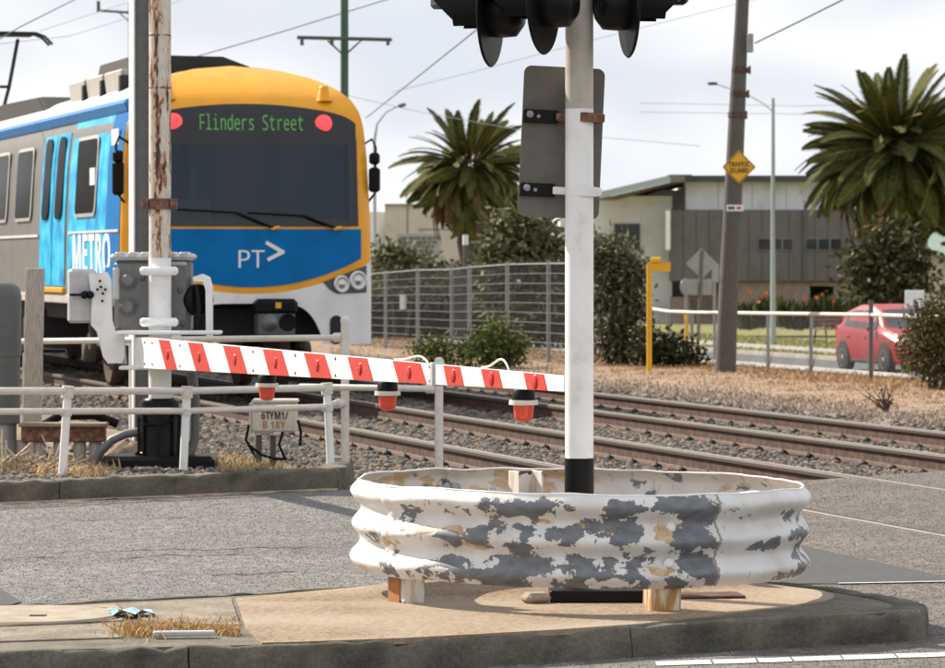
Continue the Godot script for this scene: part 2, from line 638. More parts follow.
# cream paint with rust bleeding through: clear at the top, streaks and pits below
func pole_tex() -> Image:
	var w := 256
	var h := 1024
	var n1 := FastNoiseLite.new()
	n1.frequency = 0.012; n1.fractal_octaves = 5; n1.seed = 3
	var im := Image.create(w, h, false, Image.FORMAT_RGB8)
	for y in h:
		var v := float(y) / h
		for x in w:
			var a := TAU * x / w
			var p := Vector3(cos(a) * 40.0, y * 0.45, sin(a) * 40.0)
			var s := n1.get_noise_3dv(Vector3(p.x * 2.6, p.y * 0.7, p.z * 2.6))
			var s2 := n1.get_noise_3dv(p * 5.0 + Vector3(90, 0, 0))
			var base := Color(.58, .52, .44).lerp(Color(.66, .63, .58), clampf(s2 * 1.5 + 0.5, 0, 1))
			base = base.lerp(Color(.55, .36, .22), clampf((s + 0.12) * 2.2, 0, 1) * 0.75)
			var k := s + s2 * 0.55 + (0.10 if v > 0.48 else 0.0)
			if k > 0.20:
				base = Color(.24, .11, .055).lerp(Color(.36, .19, .10), clampf(s2 * 2 + 0.5, 0, 1))
			if k > 0.40:
				base = Color(.07, .035, .025)
			if absf(v - 0.155) < 0.003 or absf(v - 0.30) < 0.003 or absf(v - 0.465) < 0.003:
				if s2 > -0.2:
					base = Color(.16, .09, .06)
			im.set_pixel(x, y, base.linear_to_srgb())
	return im

func far_edge(x: float) -> float:
	var xs := [-14.0, -3.23, -1.0, -0.6, 2.56, 3.77, 6.0, 12.0]
	var ds := [17.3, 25.3, 26.95, 27.1, 28.1, 29.4, 32.5, 42.0]
	for i in xs.size() - 1:
		if x <= xs[i + 1]:
			return lerpf(ds[i], ds[i + 1], (x - xs[i]) / (xs[i + 1] - xs[i]))
	return 42.0

func build_ground() -> void:
	var nz := FastNoiseLite.new()
	nz.frequency = 0.35
	nz.fractal_octaves = 4
	nz.seed = 9
	# the ground: one sheet whose level follows the distance from the tracks
	var g := Geo.new()
	var qv := [-300.0, -60.0, -10.0, 5.0, 6.8, 7.2, 8.0, 12.0, 15.2, 15.8, 16.3, 16.8, 17.4, 18.0, 18.6, 19.2, 19.8, 20.4, 21.0, 21.6, 22.2, 23.0, 25.0, 27.0, 30.0, 33.0, 34.0, 36.0, 38.0, 40.0, 42.0, 45.0, 52.0, 70.0, 140.0, 400.0, 1600.0]
	var sv := []
	var sx := -200.0
	while sx < 0.0:
		sv.append(sx); sx += 40.0
	while sx < 90.0:
		sv.append(sx); sx += 0.9
	while sx < 2500.0:
		sv.append(sx); sx *= 1.3
	var rows := []
	var cols := []
	for q: float in qv:
		var r := PackedVector3Array()
		var cr := PackedColorArray()
		for s: float in sv:
			var y := -0.34
			if q > 6.9: y = -0.30
			if q > 15.5: y = -0.22 + 0.12 * smoothstep(15.5, 17.5, q)
			if q > 19.0: y = -0.10 - 0.06 * smoothstep(19, 22, q)
			if q > 22.5: y = -0.16 - 0.65 * smoothstep(22.5, 26, q)
			if q > 15.5 and q < 22.5: y += nz.get_noise_2d(q * 4.0, s * 4.0) * 0.05
			r.append(qs(q, s, y))
			var k := clampf(nz.get_noise_2d(q * 1.5, s * 1.5) * 1.3 + 0.5, 0, 1)
			var c := Color(.33, .22, .135).lerp(Color(.39, .285, .20), k)
			if q < 17.0: c = Color(.30, .24, .20).lerp(Color(.24, .21, .19), k)
			if q > 22.5: c = Color(.36, .34, .10).lerp(Color(.26, .27, .08), k)
			cr.append(c)
		rows.append(r)
		cols.append(cr)
	g.grid(rows, null, cols)
	struct("ground", g, M.soil)
	# asphalt of the crossing road
	g = Geo.new()
	rows = []
	cols = []
	var nrow := 90
	var uvr := []
	for i in nrow + 2:
		var r := PackedVector3Array()
		var cr := PackedColorArray()
		var ur := PackedVector2Array()
		for k in 121:
			var x := -12.0 + k * 0.2
			var d := lerpf(2.0, far_edge(x), minf(float(i) / nrow, 1.0))
			var y := 0.0
			if i == nrow + 1:
				y = -0.3; d += 0.12
			r.append(Vector3(x, y, -d))
			var w := nz.get_noise_2d(x * 1.5 + d * 0.8, (d * 0.9 - x * 0.4) * 2.0) * 0.16 + nz.get_noise_2d(x * 7.0, d * 7.0 + 50.0) * 0.08
			ur.append(Vector2(x, d) * 0.24)
			var t := 1.0 + w
			# old oil and rubber ground into the wheel paths
			var oil := nz.get_noise_2d(x * 0.9 - d * 0.3, (d * 0.92 - x * 0.39) * 4.0 + 200.0)
			if oil > 0.10:
				t *= 1.0 - minf(0.16, (oil - 0.10) * 0.9)
			var tint := Color(t, t, t)
			if x > 1.2:
				tint = Color(t * 0.80, t * 0.735, t * 0.70)
			cr.append(tint)
		rows.append(r)
		uvr.append(ur)
		cols.append(cr)
	g.grid(rows, uvr, cols)
	struct("road", g, M.asphalt)
	# darker area of the road with one straight edge
	g = Geo.new()
	var pp := PackedVector2Array()
	for p in [gp(790, 543.5), gp(870, 561), gp(945, 577.3), gp(966, 581.8), gp(925, 582.8), gp(830, 584.5), gp(780, 584)]:
		pp.append(Vector2(p.x, -p.z))
	flat(g, pp, 0.004)
	struct("dark_road_area", g, M.dark_asphalt)
	g = Geo.new()
	pp = PackedVector2Array()
	for p in [gp(-40, 575), gp(2, 590.5), gp(22, 603), gp(10, 606), gp(-40, 608)]:
		pp.append(Vector2(p.x, -p.z))
	flat(g, pp, 0.006)
	struct("left_dark_area", g, M.dark_asphalt)  # small darker area at the left edge of the road
	# thin worn line along the darker area, and the segmented edge line in front of the island
	strip_mark("road_marking", [gp(838, 584.6), gp(880, 583.9), gp(945, 582.6), gp(990, 581.9)], 0.035, 0.008)
	var cuts := [655.0, 712.0, 757.0, 792.0, 842.0, 896.0, 950.0]
	for i in cuts.size() - 1:
		var y0: float = lerpf(664.5, 655.0, (cuts[i] + 2.0 - 655.0) / 290.0)
		var y1: float = lerpf(664.5, 655.0, (cuts[i + 1] - 2.0 - 655.0) / 290.0)
		strip_mark("road_marking", [gp(cuts[i] + 1.0, y0), gp((cuts[i] + cuts[i + 1]) * 0.5, (y0 + y1) * 0.5 + rng.randf_range(-0.3, 0.3)), gp(cuts[i + 1] - 1.0, y1)], 0.16, 0.004)
	# long cracks in the old asphalt
	for cr in [[gp(40, 553), gp(330, 547)], [gp(110, 558.5), gp(260, 554.5)], [gp(-10, 560), gp(60, 557)], [gp(210, 575), gp(300, 572)], [gp(60, 521), gp(190, 517)]]:
		g = Geo.new()
		var r0 := PackedVector3Array()
		var r1 := PackedVector3Array()
		for i in 61:
			var t := i / 60.0
			var p: Vector3 = cr[0].lerp(cr[1], t)
			p.z += nz.get_noise_2d(p.x * 9.0, p.z * 3.0) * 0.22 + nz.get_noise_2d(p.x * 40.0, 7.0) * 0.03
			var w := 0.010 + 0.035 * maxf(0.0, nz.get_noise_2d(p.x * 14.0, 30.0))
			w *= smoothstep(0.0, 0.1, t) * smoothstep(1.0, 0.9, t)
			r0.append(p + Vector3(0, 0.003, w)); r1.append(p + Vector3(0, 0.003, -w))
		g.grid([r0, r1])
		struct("road_crack", g, M.dark_gap)
	# far kerb with the earth behind it
	var kn := struct_node("kerb")
	var kp := [Vector3(-9.0, 0, -20.95), Vector3(-6.2, 0, -23.1), gp(60, 501), gp(338, 489.3)]
	for i in 3:
		var a: Vector3 = kp[i]
		var b: Vector3 = kp[i + 1]
		var dirn := (b - a).normalized() * 0.004
		kerb_stone(kn, [a + dirn, a.lerp(b, 0.33), a.lerp(b, 0.66), b - dirn], 0.15, 0.20, M.kerb)
	kerb_stone(kn, [gp(338, 489.3) + Vector3(0.01, 0, 0), gp(347, 487.2), gp(352, 483.5), gp(354, 479.0), gp(353, 474.0)], 0.15, 0.2, M.kerb)
	# earth verge behind the far kerb
	g = Geo.new()
	rows = []
	cols = []
	for i in 26:
		var r := PackedVector3Array()
		var crr := PackedColorArray()
		for k in 60:
			var x := -8.0 + k * 0.13
			var d0 := far_edge(x) + 0.1
			var d1 := (7.4 - NX * x) / ND
			var d := lerpf(d0, maxf(d1, d0 + 0.02), i / 25.0)
			var q := q_of(x, d)
			var y := 0.13 - 0.33 * smoothstep(5.6, 7.4, q)
			if x > -1.25:
				y = minf(y, 0.13 - 0.35 * smoothstep(-1.25, -0.85, x))
			y += nz.get_noise_2d(x * 8.0, d * 8.0) * 0.03
			r.append(Vector3(x, y, -d))
			var kk := clampf(nz.get_noise_2d(x * 5.0, d * 5.0) * 1.4 + 0.5, 0, 1)
			crr.append(Color(.34, .26, .17).lerp(Color(.17, .145, .12), kk))
		rows.append(r)
		cols.append(crr)
	g.grid(rows, null, cols)
	struct("verge", g, M.soil)
	# sand washed into the gutter
	g = Geo.new()
	var ra := PackedVector3Array()
	var rb := PackedVector3Array()
	for i in 60:
		var t := i / 59.0
		var p: Vector3 = kp[1].lerp(kp[2], t * 2.0) if t < 0.5 else kp[2].lerp(kp[3], t * 2.0 - 1.0)
		ra.append(p + Vector3(0, 0.010, 0.0))
		rb.append(p + Vector3(0.0, 0.003, 0.16 + nz.get_noise_2d(p.x * 12.0, 3.0) * 0.2))
	g.col = Color(.50, .38, .28)
	g.grid([ra, rb])
	struct("gutter_sand", g, M.soil)
	# street beyond the fence, parallel to the tracks, with its kerbs and footpath
	g = Geo.new()
	ribbon(g, 26.2, 33.4, -0.785, 20.0, 400.0)
	struct("street", g, M.street_asphalt)
	for kq in [26.0, 33.4]:
		g = Geo.new()
		g.sweep([qs(kq, 20, -0.81), qs(kq, 100, -0.81), qs(kq, 400, -0.81)], PackedVector2Array([Vector2(0, 0), Vector2(0, .12), Vector2(.22, .12), Vector2(.22, 0)]))
		struct("street_kerb", g, M.street_concrete)
	g = Geo.new()
	ribbon(g, 36.2, 38.0, -0.79, 20.0, 400.0)
	struct("footpath", g, M.street_concrete)
	g = Geo.new()
	ribbon(g, 21.6, 22.5, -0.12, 30.0, 120.0)
	struct("footpath", g, M.street_concrete)

func ribbon(g: Geo, q0: float, q1: float, y: float, s0: float, s1: float) -> void:
	var a := PackedVector3Array()
	var b := PackedVector3Array()
	for i in 41:
		var s := lerpf(s0, s1, i / 40.0)
		a.append(qs(q0, s, y)); b.append(qs(q1, s, y))
	g.grid([a, b])

func flat(g: Geo, pts: PackedVector2Array, y: float) -> void:
	g.prism(pts, 0, 0, Vector3(0, y, 0), Basis(Vector3.RIGHT, Vector3.FORWARD, Vector3.UP))

func strip_mark(called: String, pts: Array, w: float, y: float) -> void:
	var g := Geo.new()
	var a := PackedVector3Array()
	var b := PackedVector3Array()
	for p: Vector3 in pts:
		a.append(p + Vector3(0, y, w * 0.5)); b.append(p + Vector3(0, y, -w * 0.5))
	g.grid([a, b])
	struct(called, g, M.line_paint)

# kerb: front face on the right of the path's direction
func kerb_stone(parent: Node3D, path: Array, h: float, w: float, m: Material) -> void:
	var fine := []
	for i in path.size() - 1:
		var a: Vector3 = path[i]
		var b: Vector3 = path[i + 1]
		var c := maxi(1, int(a.distance_to(b) / 0.08))
		for k in c:
			fine.append(a.lerp(b, float(k) / c))
	fine.append(path[path.size() - 1])
	var prof := [Vector2(0, -0.05), Vector2(-0.004, h * 0.35), Vector2(-0.008, h * 0.78), Vector2(-0.014, h * 0.91), Vector2(-0.027, h * 0.98), Vector2(-0.045, h), Vector2(-w, h), Vector2(-w, -0.05)]
	var nz := FastNoiseLite.new()
	nz.frequency = 2.2
	nz.fractal_octaves = 4
	var rows := []
	var cols := []
	for e in prof.size():
		var r := PackedVector3Array()
		var cr := PackedColorArray()
		for i in fine.size():
			var t: Vector3 = fine[mini(i + 1, fine.size() - 1)] - fine[maxi(i - 1, 0)]
			t.y = 0
			var fr := t.normalized().cross(Vector3.UP)
			var p: Vector3 = fine[i] + fr * prof[e].x + Vector3.UP * prof[e].y
			var k := nz.get_noise_3dv(p * 2.0)
			if e > 0 and e < 6:
				p += (fr * 0.6 + Vector3.UP * 0.5) * minf(nz.get_noise_3dv(p * 4.5), 0.10) * 0.055
			r.append(p)
			var q := clampf(0.95 + k * 0.9, 0.45, 1.6)
			var c := Color(q, q, q)
			cr.append(c)
		rows.append(r)
		cols.append(cr)
	var g := Geo.new()
	g.grid(rows, null, cols)
	for e in [0, fine.size() - 1]:
		var o: Vector3 = rows[0][e]
		for i in range(1, prof.size() - 1):
			g.tri(o, rows[i][e], rows[i + 1][e])
	part(parent, "kerb_stone", g, m)

# ------------------------------------------------------------------ railway
func build_tracks() -> void:
	var g := Geo.new()
	var a := PackedVector3Array()
	var b := PackedVector3Array()
	var c := PackedVector3Array()
	var d := PackedVector3Array()
	for i in 60:
		var s := 24.0 + i * 3.0
		a.append(qs(6.9, s, -0.31)); b.append(qs(7.5, s, -0.205)); c.append(qs(15.1, s, -0.205)); d.append(qs(15.9, s, -0.29))
	g.grid([a, b, c, d])
	struct("ballast_bed", g, M.ballast_bed)
	var prof := PackedVector2Array([Vector2(-.07, -.172), Vector2(.07, -.172), Vector2(.07, -.160), Vector2(.022, -.145), Vector2(.010, -.135), Vector2(.010, -.052), Vector2(.034, -.040), Vector2(.036, -.010), Vector2(.028, 0.0), Vector2(-.028, 0.0), Vector2(-.036, -.010), Vector2(-.034, -.040), Vector2(-.010, -.052), Vector2(-.010, -.135), Vector2(-.022, -.145), Vector2(-.07, -.160)])
	var pairs := [[8.70, 10.47], [12.37, 14.04]]
	for t in 2:
		var node := struct_node("railway_track")
		node.position = qs((pairs[t][0] + pairs[t][1]) * 0.5, 30.0, 0)
		for q: float in pairs[t]:
			g = Geo.new()
			var path := []
			for i in 30:
				path.append(qs(q, 12.0 + i * 5.0, 0.004))
			g.sweep(path, prof)
			var rail := wpart(node, "rail", g, M.rail)
			g = Geo.new()
			g.sweep(path, PackedVector2Array([Vector2(.0345, -.042), Vector2(.0385, -.038), Vector2(.039, -.012), Vector2(.032, .001), Vector2(-.032, .001), Vector2(-.039, -.012), Vector2(-.0385, -.038), Vector2(-.0345, -.042)]))
			wpart(rail, "rail_head", g, M.rail_head)
			g = Geo.new()
			var e := PackedVector3Array()
			var f := PackedVector3Array()
			for p: Vector3 in path:
				e.append(p + Vector3(NX, 0, -ND) * -0.029 + Vector3(0, 0.004, 0)); f.append(p + Vector3(NX, 0, -ND) * 0.029 + Vector3(0, 0.004, 0))
			g.grid([e, f])
			wpart(rail, "running_surface", g, M.rail_top)
		# sleepers and their black spring clips
		var qm: float = (pairs[t][0] + pairs[t][1]) * 0.5
		var sg := Geo.new()
		sg.box(Vector3.ZERO, Vector3(2.55, 0.14, 0.24), 0.02)
		var sm := sg.mesh()
		var s := 26.4 if t == 0 else 29.0
		while s < 82.0:
			var o := MeshInstance3D.new()
			o.name = "sleeper"
			o.mesh = sm
			o.material_override = M.sleeper
			node.add_child(o, true)
			o.position = qs(qm, s, -0.242) - node.position
			o.rotation.y = TURN + rng.randf_range(-0.01, 0.01)
			s += 0.69
		var cg := Geo.new()
		s = 26.4 if t == 0 else 29.0
		while s < 82.0:
			for q: float in pairs[t]:
				for sd: float in [-1.0, 1.0]:
					var p := qs(q + sd * 0.105, s, -0.155)
					cg.box(p, Vector3(0.075, 0.05, 0.10), 0.015, Basis(Vector3.UP, TURN))
					cg.tube([p + Vector3(0, 0, 0.05), p + Vector3(0, 0.03, 0.03), p + Vector3(0, 0.034, -0.02), p + Vector3(0, 0.01, -0.05)], 0.012, 5)
			s += 0.69
		var fast := wpart(node, "spring_clips", cg, M.clip)
		fast.set_meta("kind", "stuff")
	# rubber flangeway fillers where the rails run through the road
	for q in [8.70, 10.47]:
		g = Geo.new()
		var r0 := PackedVector3Array()
		var r1 := PackedVector3Array()
		var qa: float = q + 0.04
		var r2 := PackedVector3Array()
		for i in 40:
			var s := 12.0 + i * 0.42
			var lim := 27.5 if q < 9.0 else 27.2
			if s > lim:
				break
			r0.append(qs(qa, s, 0.003)); r1.append(qs(qa + 0.055 + 0.006 * sin(s * 9.0), s, 0.003))
		g.grid([r0, r1])
		struct("flangeway", g, M.dark_gap)
	# loose ballast
	var st := Geo.new()
	var ico := [Vector3(0, 1, 0), Vector3(0.9, 0.3, 0.1), Vector3(0.25, 0.4, 0.85), Vector3(-0.7, 0.45, 0.5), Vector3(-0.75, 0.2, -0.55), Vector3(0.3, 0.35, -0.9), Vector3(0.75, -0.5, 0.55), Vector3(-0.35, -0.55, 0.8), Vector3(-0.9, -0.4, -0.1), Vector3(-0.25, -0.5, -0.85), Vector3(0.7, -0.45, -0.6), Vector3(0, -0.9, 0)]
	var fc := [[0, 2, 1], [0, 3, 2], [0, 4, 3], [0, 5, 4], [0, 1, 5], [1, 2, 6], [2, 7, 6], [2, 3, 7], [3, 8, 7], [3, 4, 8], [4, 9, 8], [4, 5, 9], [5, 10, 9], [5, 1, 10], [1, 6, 10], [11, 6, 7], [11, 7, 8], [11, 8, 9], [11, 9, 10], [11, 10, 6]]
	for t in fc:
		st.tri(ico[t[0]], ico[t[2]], ico[t[1]])
	var sm2 := st.mesh()
	var xf := []
	var cl := []
	rng.seed = 21
	var put := func(x: float, dd: float, y: float, big: float) -> void:
		var r := rng.randf_range(0.016, 0.034) * big
		var bs := Basis(Vector3(rng.randf_range(-1, 1), rng.randf_range(-1, 1), rng.randf_range(-1, 1)).normalized(), rng.randf() * TAU).scaled(Vector3(r * rng.randf_range(0.8, 1.5), r * rng.randf_range(0.6, 1.0), r * rng.randf_range(0.8, 1.4)))
		xf.append(Transform3D(bs, Vector3(x, y, -dd)))
		var k := rng.randf()
		var cc := Color(.055, .052, .049).lerp(Color(.25, .22, .188), k * k)
		if rng.randf() < 0.18:
			cc = Color(.20, .135, .085)
		cl.append(cc)
	var dd := 25.0
	while dd < 84.0:
		var dens := 420.0 if dd < 40.0 else (250.0 if dd < 52.0 else 110.0)
		var big := 1.0 if dd < 40.0 else (1.25 if dd < 52.0 else 1.7)
		var xl := -0.138 * dd
		var xr := 0.138 * dd
		var cnt := int(dens * (xr - xl) * 0.5)
		for i in cnt:
			var x := rng.randf_range(xl, xr)
			var dj := dd + rng.randf() * 0.5
			var q := q_of(x, dj)
			if q < 6.3 or q > 16.6:
				continue
			if dj < far_edge(x) + 0.08:
				continue
			if (q < 7.0 and rng.randf() < 0.6) or (q > 15.6 and rng.randf() < 0.55):
				continue
			var onrail := false
			for rq: float in [8.70, 10.47, 12.37, 14.04]:
				if absf(q - rq) < 0.085:
					onrail = true
			if onrail:
				continue
			var y := -0.185
			if q < 7.5: y = 0.13 - 0.33 * smoothstep(5.6, 7.4, q)
			if q > 15.1: y = -0.2
			put.call(x, dj, y + rng.randf_range(-0.012, 0.02), big)
		dd += 0.5
	# gravel strewn on the verge behind the far kerb
	for i in 2600:
		var x := rng.randf_range(-3.9, -0.8)
		var dj := far_edge(x) + 0.25 + rng.randf() * rng.randf() * 6.0
		var q := q_of(x, dj)
		if q > 7.0 or (x > -1.3 and dj < far_edge(x) + 0.5):
			continue
		var y := 0.13 - 0.33 * smoothstep(5.6, 7.4, q)
		if x > -1.25: y = minf(y, 0.13 - 0.35 * smoothstep(-1.25, -0.85, x))
		put.call(x, dj, y + 0.012, 0.8)
	var bs2 := scatter("ballast_stones", sm2, M.stone, xf, cl)
	tag(bs2, "grey and brown crushed stone ballast heaped between the rails", "ballast")
	# chips standing proud of the worn road seal
	xf = []
	cl = []
	var sh := [Color(.125, .12, .117), Color(.15, .144, .14), Color(.18, .172, .167), Color(.225, .216, .21), Color(.29, .278, .27)]
	for i in 85000:
		var dj := sqrt(rng.randf_range(13.5 * 13.5, 29.5 * 29.5))
		var x := rng.randf_range(-0.131, 0.131) * dj
		if dj > far_edge(x) - 0.02:
			continue
		var r := rng.randf_range(0.0022, 0.0046)
		var bs := Basis(Vector3.UP, rng.randf() * TAU).scaled(Vector3(r * rng.randf_range(.8, 1.3), r * 0.8, r * rng.randf_range(.8, 1.3)))
		xf.append(Transform3D(bs, Vector3(x, 0.001, -dj)))
		var warm := Color(0.84, 0.77, 0.73) if x > 1.2 else Color.WHITE
		cl.append(sh[rng.randi() % 5] * warm)
	var rc := scatter("road_chips", sm2, M.stone, xf, cl)
	tag(rc, "fine grey stone chips bedded in the road seal", "road chips")
	xf = []
	cl = []
	# a few loose stones on the road and the island
	xf = []
	cl = []
	for i in 150:
		var p := gp(rng.randfn(462, 26), rng.randfn(628, 2.0), 0.134)
		put.call(p.x, -p.z, 0.138, 0.32)
	for i in 90:
		var p := gp(rng.randf_range(20, 800), rng.randf_range(600, 638), 0.134)
		if q_of(p.x, -p.z) < 0: continue
		put.call(p.x, -p.z, 0.14, rng.randf_range(0.2, 0.5))
	for i in 25:
		var p := gp(rng.randfn(790, 18), rng.randfn(590, 1.5), 0.134)
		put.call(p.x, -p.z, 0.14, 0.45)
	# grit gathered along the foot of the near kerb
	var foot := [gp(-20, 651.5, 0.13), gp(340, 643, 0.13), gp(600, 628.5, 0.13), gp(917, 610.8, 0.13)]
	for i in 520:
		var f := rng.randf() * 3.0
		var k := mini(int(f), 2)
		var p: Vector3 = foot[k].lerp(foot[k + 1], f - k)
		put.call(p.x, -p.z - 0.015 - absf(rng.randfn(0, 0.05)), 0.004, rng.randf_range(0.12, 0.34))
	var gr := scatter("loose_gravel", sm2, M.stone, xf, cl)
	tag(gr, "small dark gravel scattered on the traffic island and along its kerb", "gravel")

# ------------------------------------------------------------------ traffic island
func build_island() -> void:
	var near := [[-80, 653.5], [0, 651], [95, 649], [190, 646.5], [340, 643], [480, 636], [600, 628.5], [633, 626.5], [760, 619.5], [860, 614.5], [900, 612.3], [917, 610.8]]
	var nose := [[926, 608.5], [929, 604.5], [922, 601], [900, 596.5], [870, 591.5], [840, 587], [815, 583.5], [760, 578], [680, 573], [580, 571], [480, 574], [400, 580], [360, 585], [200, 594], [0, 604], [-80, 608]]
	var isl := struct_node("traffic_island")
	var h := 0.13
	var P := []
	for p in near:
		P.append(gp(p[0], p[1], h) - Vector3(0, h, 0))
	var Q := []
	for p in nose:
		Q.append(gp(p[0], p[1], h) - Vector3(0, h, 0))
	# near kerb in three lengths with open joints; the path runs left to right, so its right side faces the camera
	var cut := [[0, 3], [3, 7]]
	for c in cut:
		var path := P.slice(c[0], c[1] + 1)
		var dirn: Vector3 = (path[path.size() - 1] - path[path.size() - 2]).normalized() * 0.006
		path[path.size() - 1] = path[path.size() - 1] - dirn
		kerb_stone(isl, path, h, 0.16, M.kerb)
	var rest := smooth_path(P.slice(7) + Q.slice(0, 7))
	kerb_stone(isl, rest, h, 0.16, M.kerb)
	kerb_stone(isl, smooth_path(Q.slice(6)), h, 0.14, M.kerb)
	# dark concrete core and the slabs laid in it
	var core := PackedVector2Array()
	for p: Vector3 in P + smooth_path(Q):
		core.append(Vector2(p.x, -p.z))
	var ins := Geometry2D.offset_polygon(core, -0.05)
	var g := Geo.new()
	g.prism(ins[0], -0.05, h - 0.004, Vector3.ZERO, Basis(Vector3.RIGHT, Vector3.FORWARD, Vector3.UP))
	part(isl, "core", g, M.kerb)
	slab(isl, [[236, 598], [360, 586.5], [420, 580], [500, 576.5], [600, 575], [700, 578], [780, 585.5], [822, 590.2], [833, 593.5], [834, 597], [825, 600.5], [790, 606.5], [740, 612.5], [640, 623.6], [560, 629.2], [480, 633.8], [400, 638.0], [300, 641.6], [262, 642.6], [246, 628]], M.stained_paving, h + 0.005)
	slab(isl, [[118, 603.8], [205, 598.5], [231, 598.2], [240, 624.5], [150, 622], [128, 612]], M.old_concrete, h + 0.003)
	slab(isl, [[-80, 613], [0, 608], [115, 604], [126, 613], [122, 620], [60, 623], [0, 625.5], [-80, 630]], M.stained_paving, h + 0.002)
	slab(isl, [[-80, 632], [0, 627], [100, 623.5], [120, 622], [122, 637], [0, 641], [-80, 643]], M.old_concrete, h + 0.003)
	# round access lid let into the slab
	var c0 := gp(28, 615.5, h)
	g = Geo.new()
	g.lathe(Vector3(c0.x, h - 0.028, c0.z), PackedVector2Array([Vector2(0, .038), Vector2(.39, .038), Vector2(.40, .03), Vector2(.40, 0)]), 40, Basis.IDENTITY, true)
	var lid := part(isl, "access_lid", g, M.concrete)
	g = Geo.new()
	g.box(gp(38, 618, h) + Vector3(0, 0.006, 0), Vector3(0.07, 0.014, 0.05))
	part(lid, "lifting_slot", g, M.dark_gap)
	g = Geo.new()
	g.lathe(Vector3(c0.x, h + 0.005, c0.z), PackedVector2Array([Vector2(.41, 0), Vector2(.425, 0.002)]), 40)
	part(lid, "lid_gap", g, M.dark_gap)
	# litter in the broken corner
	g = Geo.new()
	g.box(gp(184, 637.3, h) + Vector3(0, 0.016, 0), Vector3(0.25, 0.02, 0.05), 0.004, Basis(Vector3.UP, 0.10))
	solo("broken_strip", "flat white plastic strip lying in the dry grass on the island", "litter", g, M.plate_grey, gp(184, 637.3, h))
	g = Geo.new()
	var lp := gp(131, 616.5, h)
	var rows := []
	for i in 5:
		var r := PackedVector3Array()
		for k in 7:
			r.append(lp + Vector3((k - 3) * 0.03 + (i - 2) * 0.012, 0.014 + 0.012 * sin(k * 2.1 + i * 1.3) + (0.012 if i % 2 == 0 else 0.0), (i - 2) * 0.035))
		rows.append(r)
	g.grid(rows)
	solo("crumpled_wrapper", "crumpled pale blue wrapper beside the round access lid", "litter", g, M.water_blue, lp)
	# dry grass growing out of the joint
	var gg := Geo.new()
	rng.seed = 5
	for i in 1800:
		var px := rng.randfn(140, 13) if i % 2 == 0 else rng.randf_range(165, 240)
		var py := 632.0 + rng.randfn(0, 3.0) if i % 2 == 0 else 628.5 + (px - 165) * 0.075 + rng.randfn(0, 1.4)
		if i % 9 == 0:
			px = rng.randf_range(125, 240); py = rng.randf_range(618, 636)
		blade(gg, gp(px, py, h), rng.randf_range(0.01, 0.045), 0.0035, [Color(.48, .31, .15), Color(.40, .23, .10), Color(.55, .40, .23)][i % 3])
	var o := solo("dry_grass_tuft", "tuft of dead orange grass in a broken corner of the island", "grass", gg, M.dry_grass, gp(150, 632, h))
	o.set_meta("kind", "stuff")

func blade(g: Geo, p: Vector3, h: float, w: float, c: Color) -> void:
	g.col = c
	var a := rng.randf() * TAU
	var s := Vector3(cos(a), 0, sin(a)) * w
	var l := Vector3(rng.randfn(0, 0.45), 1.0, rng.randfn(0, 0.45)) * h
	var t := p + l + Vector3(l.x, -absf(l.x) * 0.5, l.z) * 0.5
	g.quad(p - s, p + s, p + l * 0.55 + s * 0.7, p + l * 0.55 - s * 0.7)
	g.tri(p + l * 0.55 - s * 0.7, p + l * 0.55 + s * 0.7, t)

func slab(parent: Node3D, px: Array, m: Material, y: float) -> void:
	var pts := PackedVector2Array()
	for p in px:
		var w := gp(p[0], p[1], y)
		pts.append(Vector2(w.x, -w.z))
	var g := Geo.new()
	g.prism(pts, y - 0.025, y, Vector3.ZERO, Basis(Vector3.RIGHT, Vector3.FORWARD, Vector3.UP))
	part(parent, "paving_slab", g, m)

func smooth_path(pts: Array) -> Array:
	var out := []
	var n := pts.size()
	for i in n - 1:
		var a: Vector3 = pts[maxi(i - 1, 0)]
		var b: Vector3 = pts[i]
		var c: Vector3 = pts[i + 1]
		var d: Vector3 = pts[mini(i + 2, n - 1)]
		for k in 5:
			out.append(b.cubic_interpolate(c, a, d, k / 5.0))
	out.append(pts[n - 1])
	return out

# ------------------------------------------------------------------ guardrail ring
const RC := Vector3(0.5, 0, -17.05)
const RR := 1.035
func ring_pt(phi: float, v: float, off: float) -> Vector3:
	# v from the top (0) to the bottom (1) of the triple-wave beam
	var w := 0.05 + v * 0.90
	var r := RR - 0.022 * cos(6.0 * PI * w) + off
	return Vector3(r * sin(phi), 0.515 - v * 0.405, r * cos(phi))

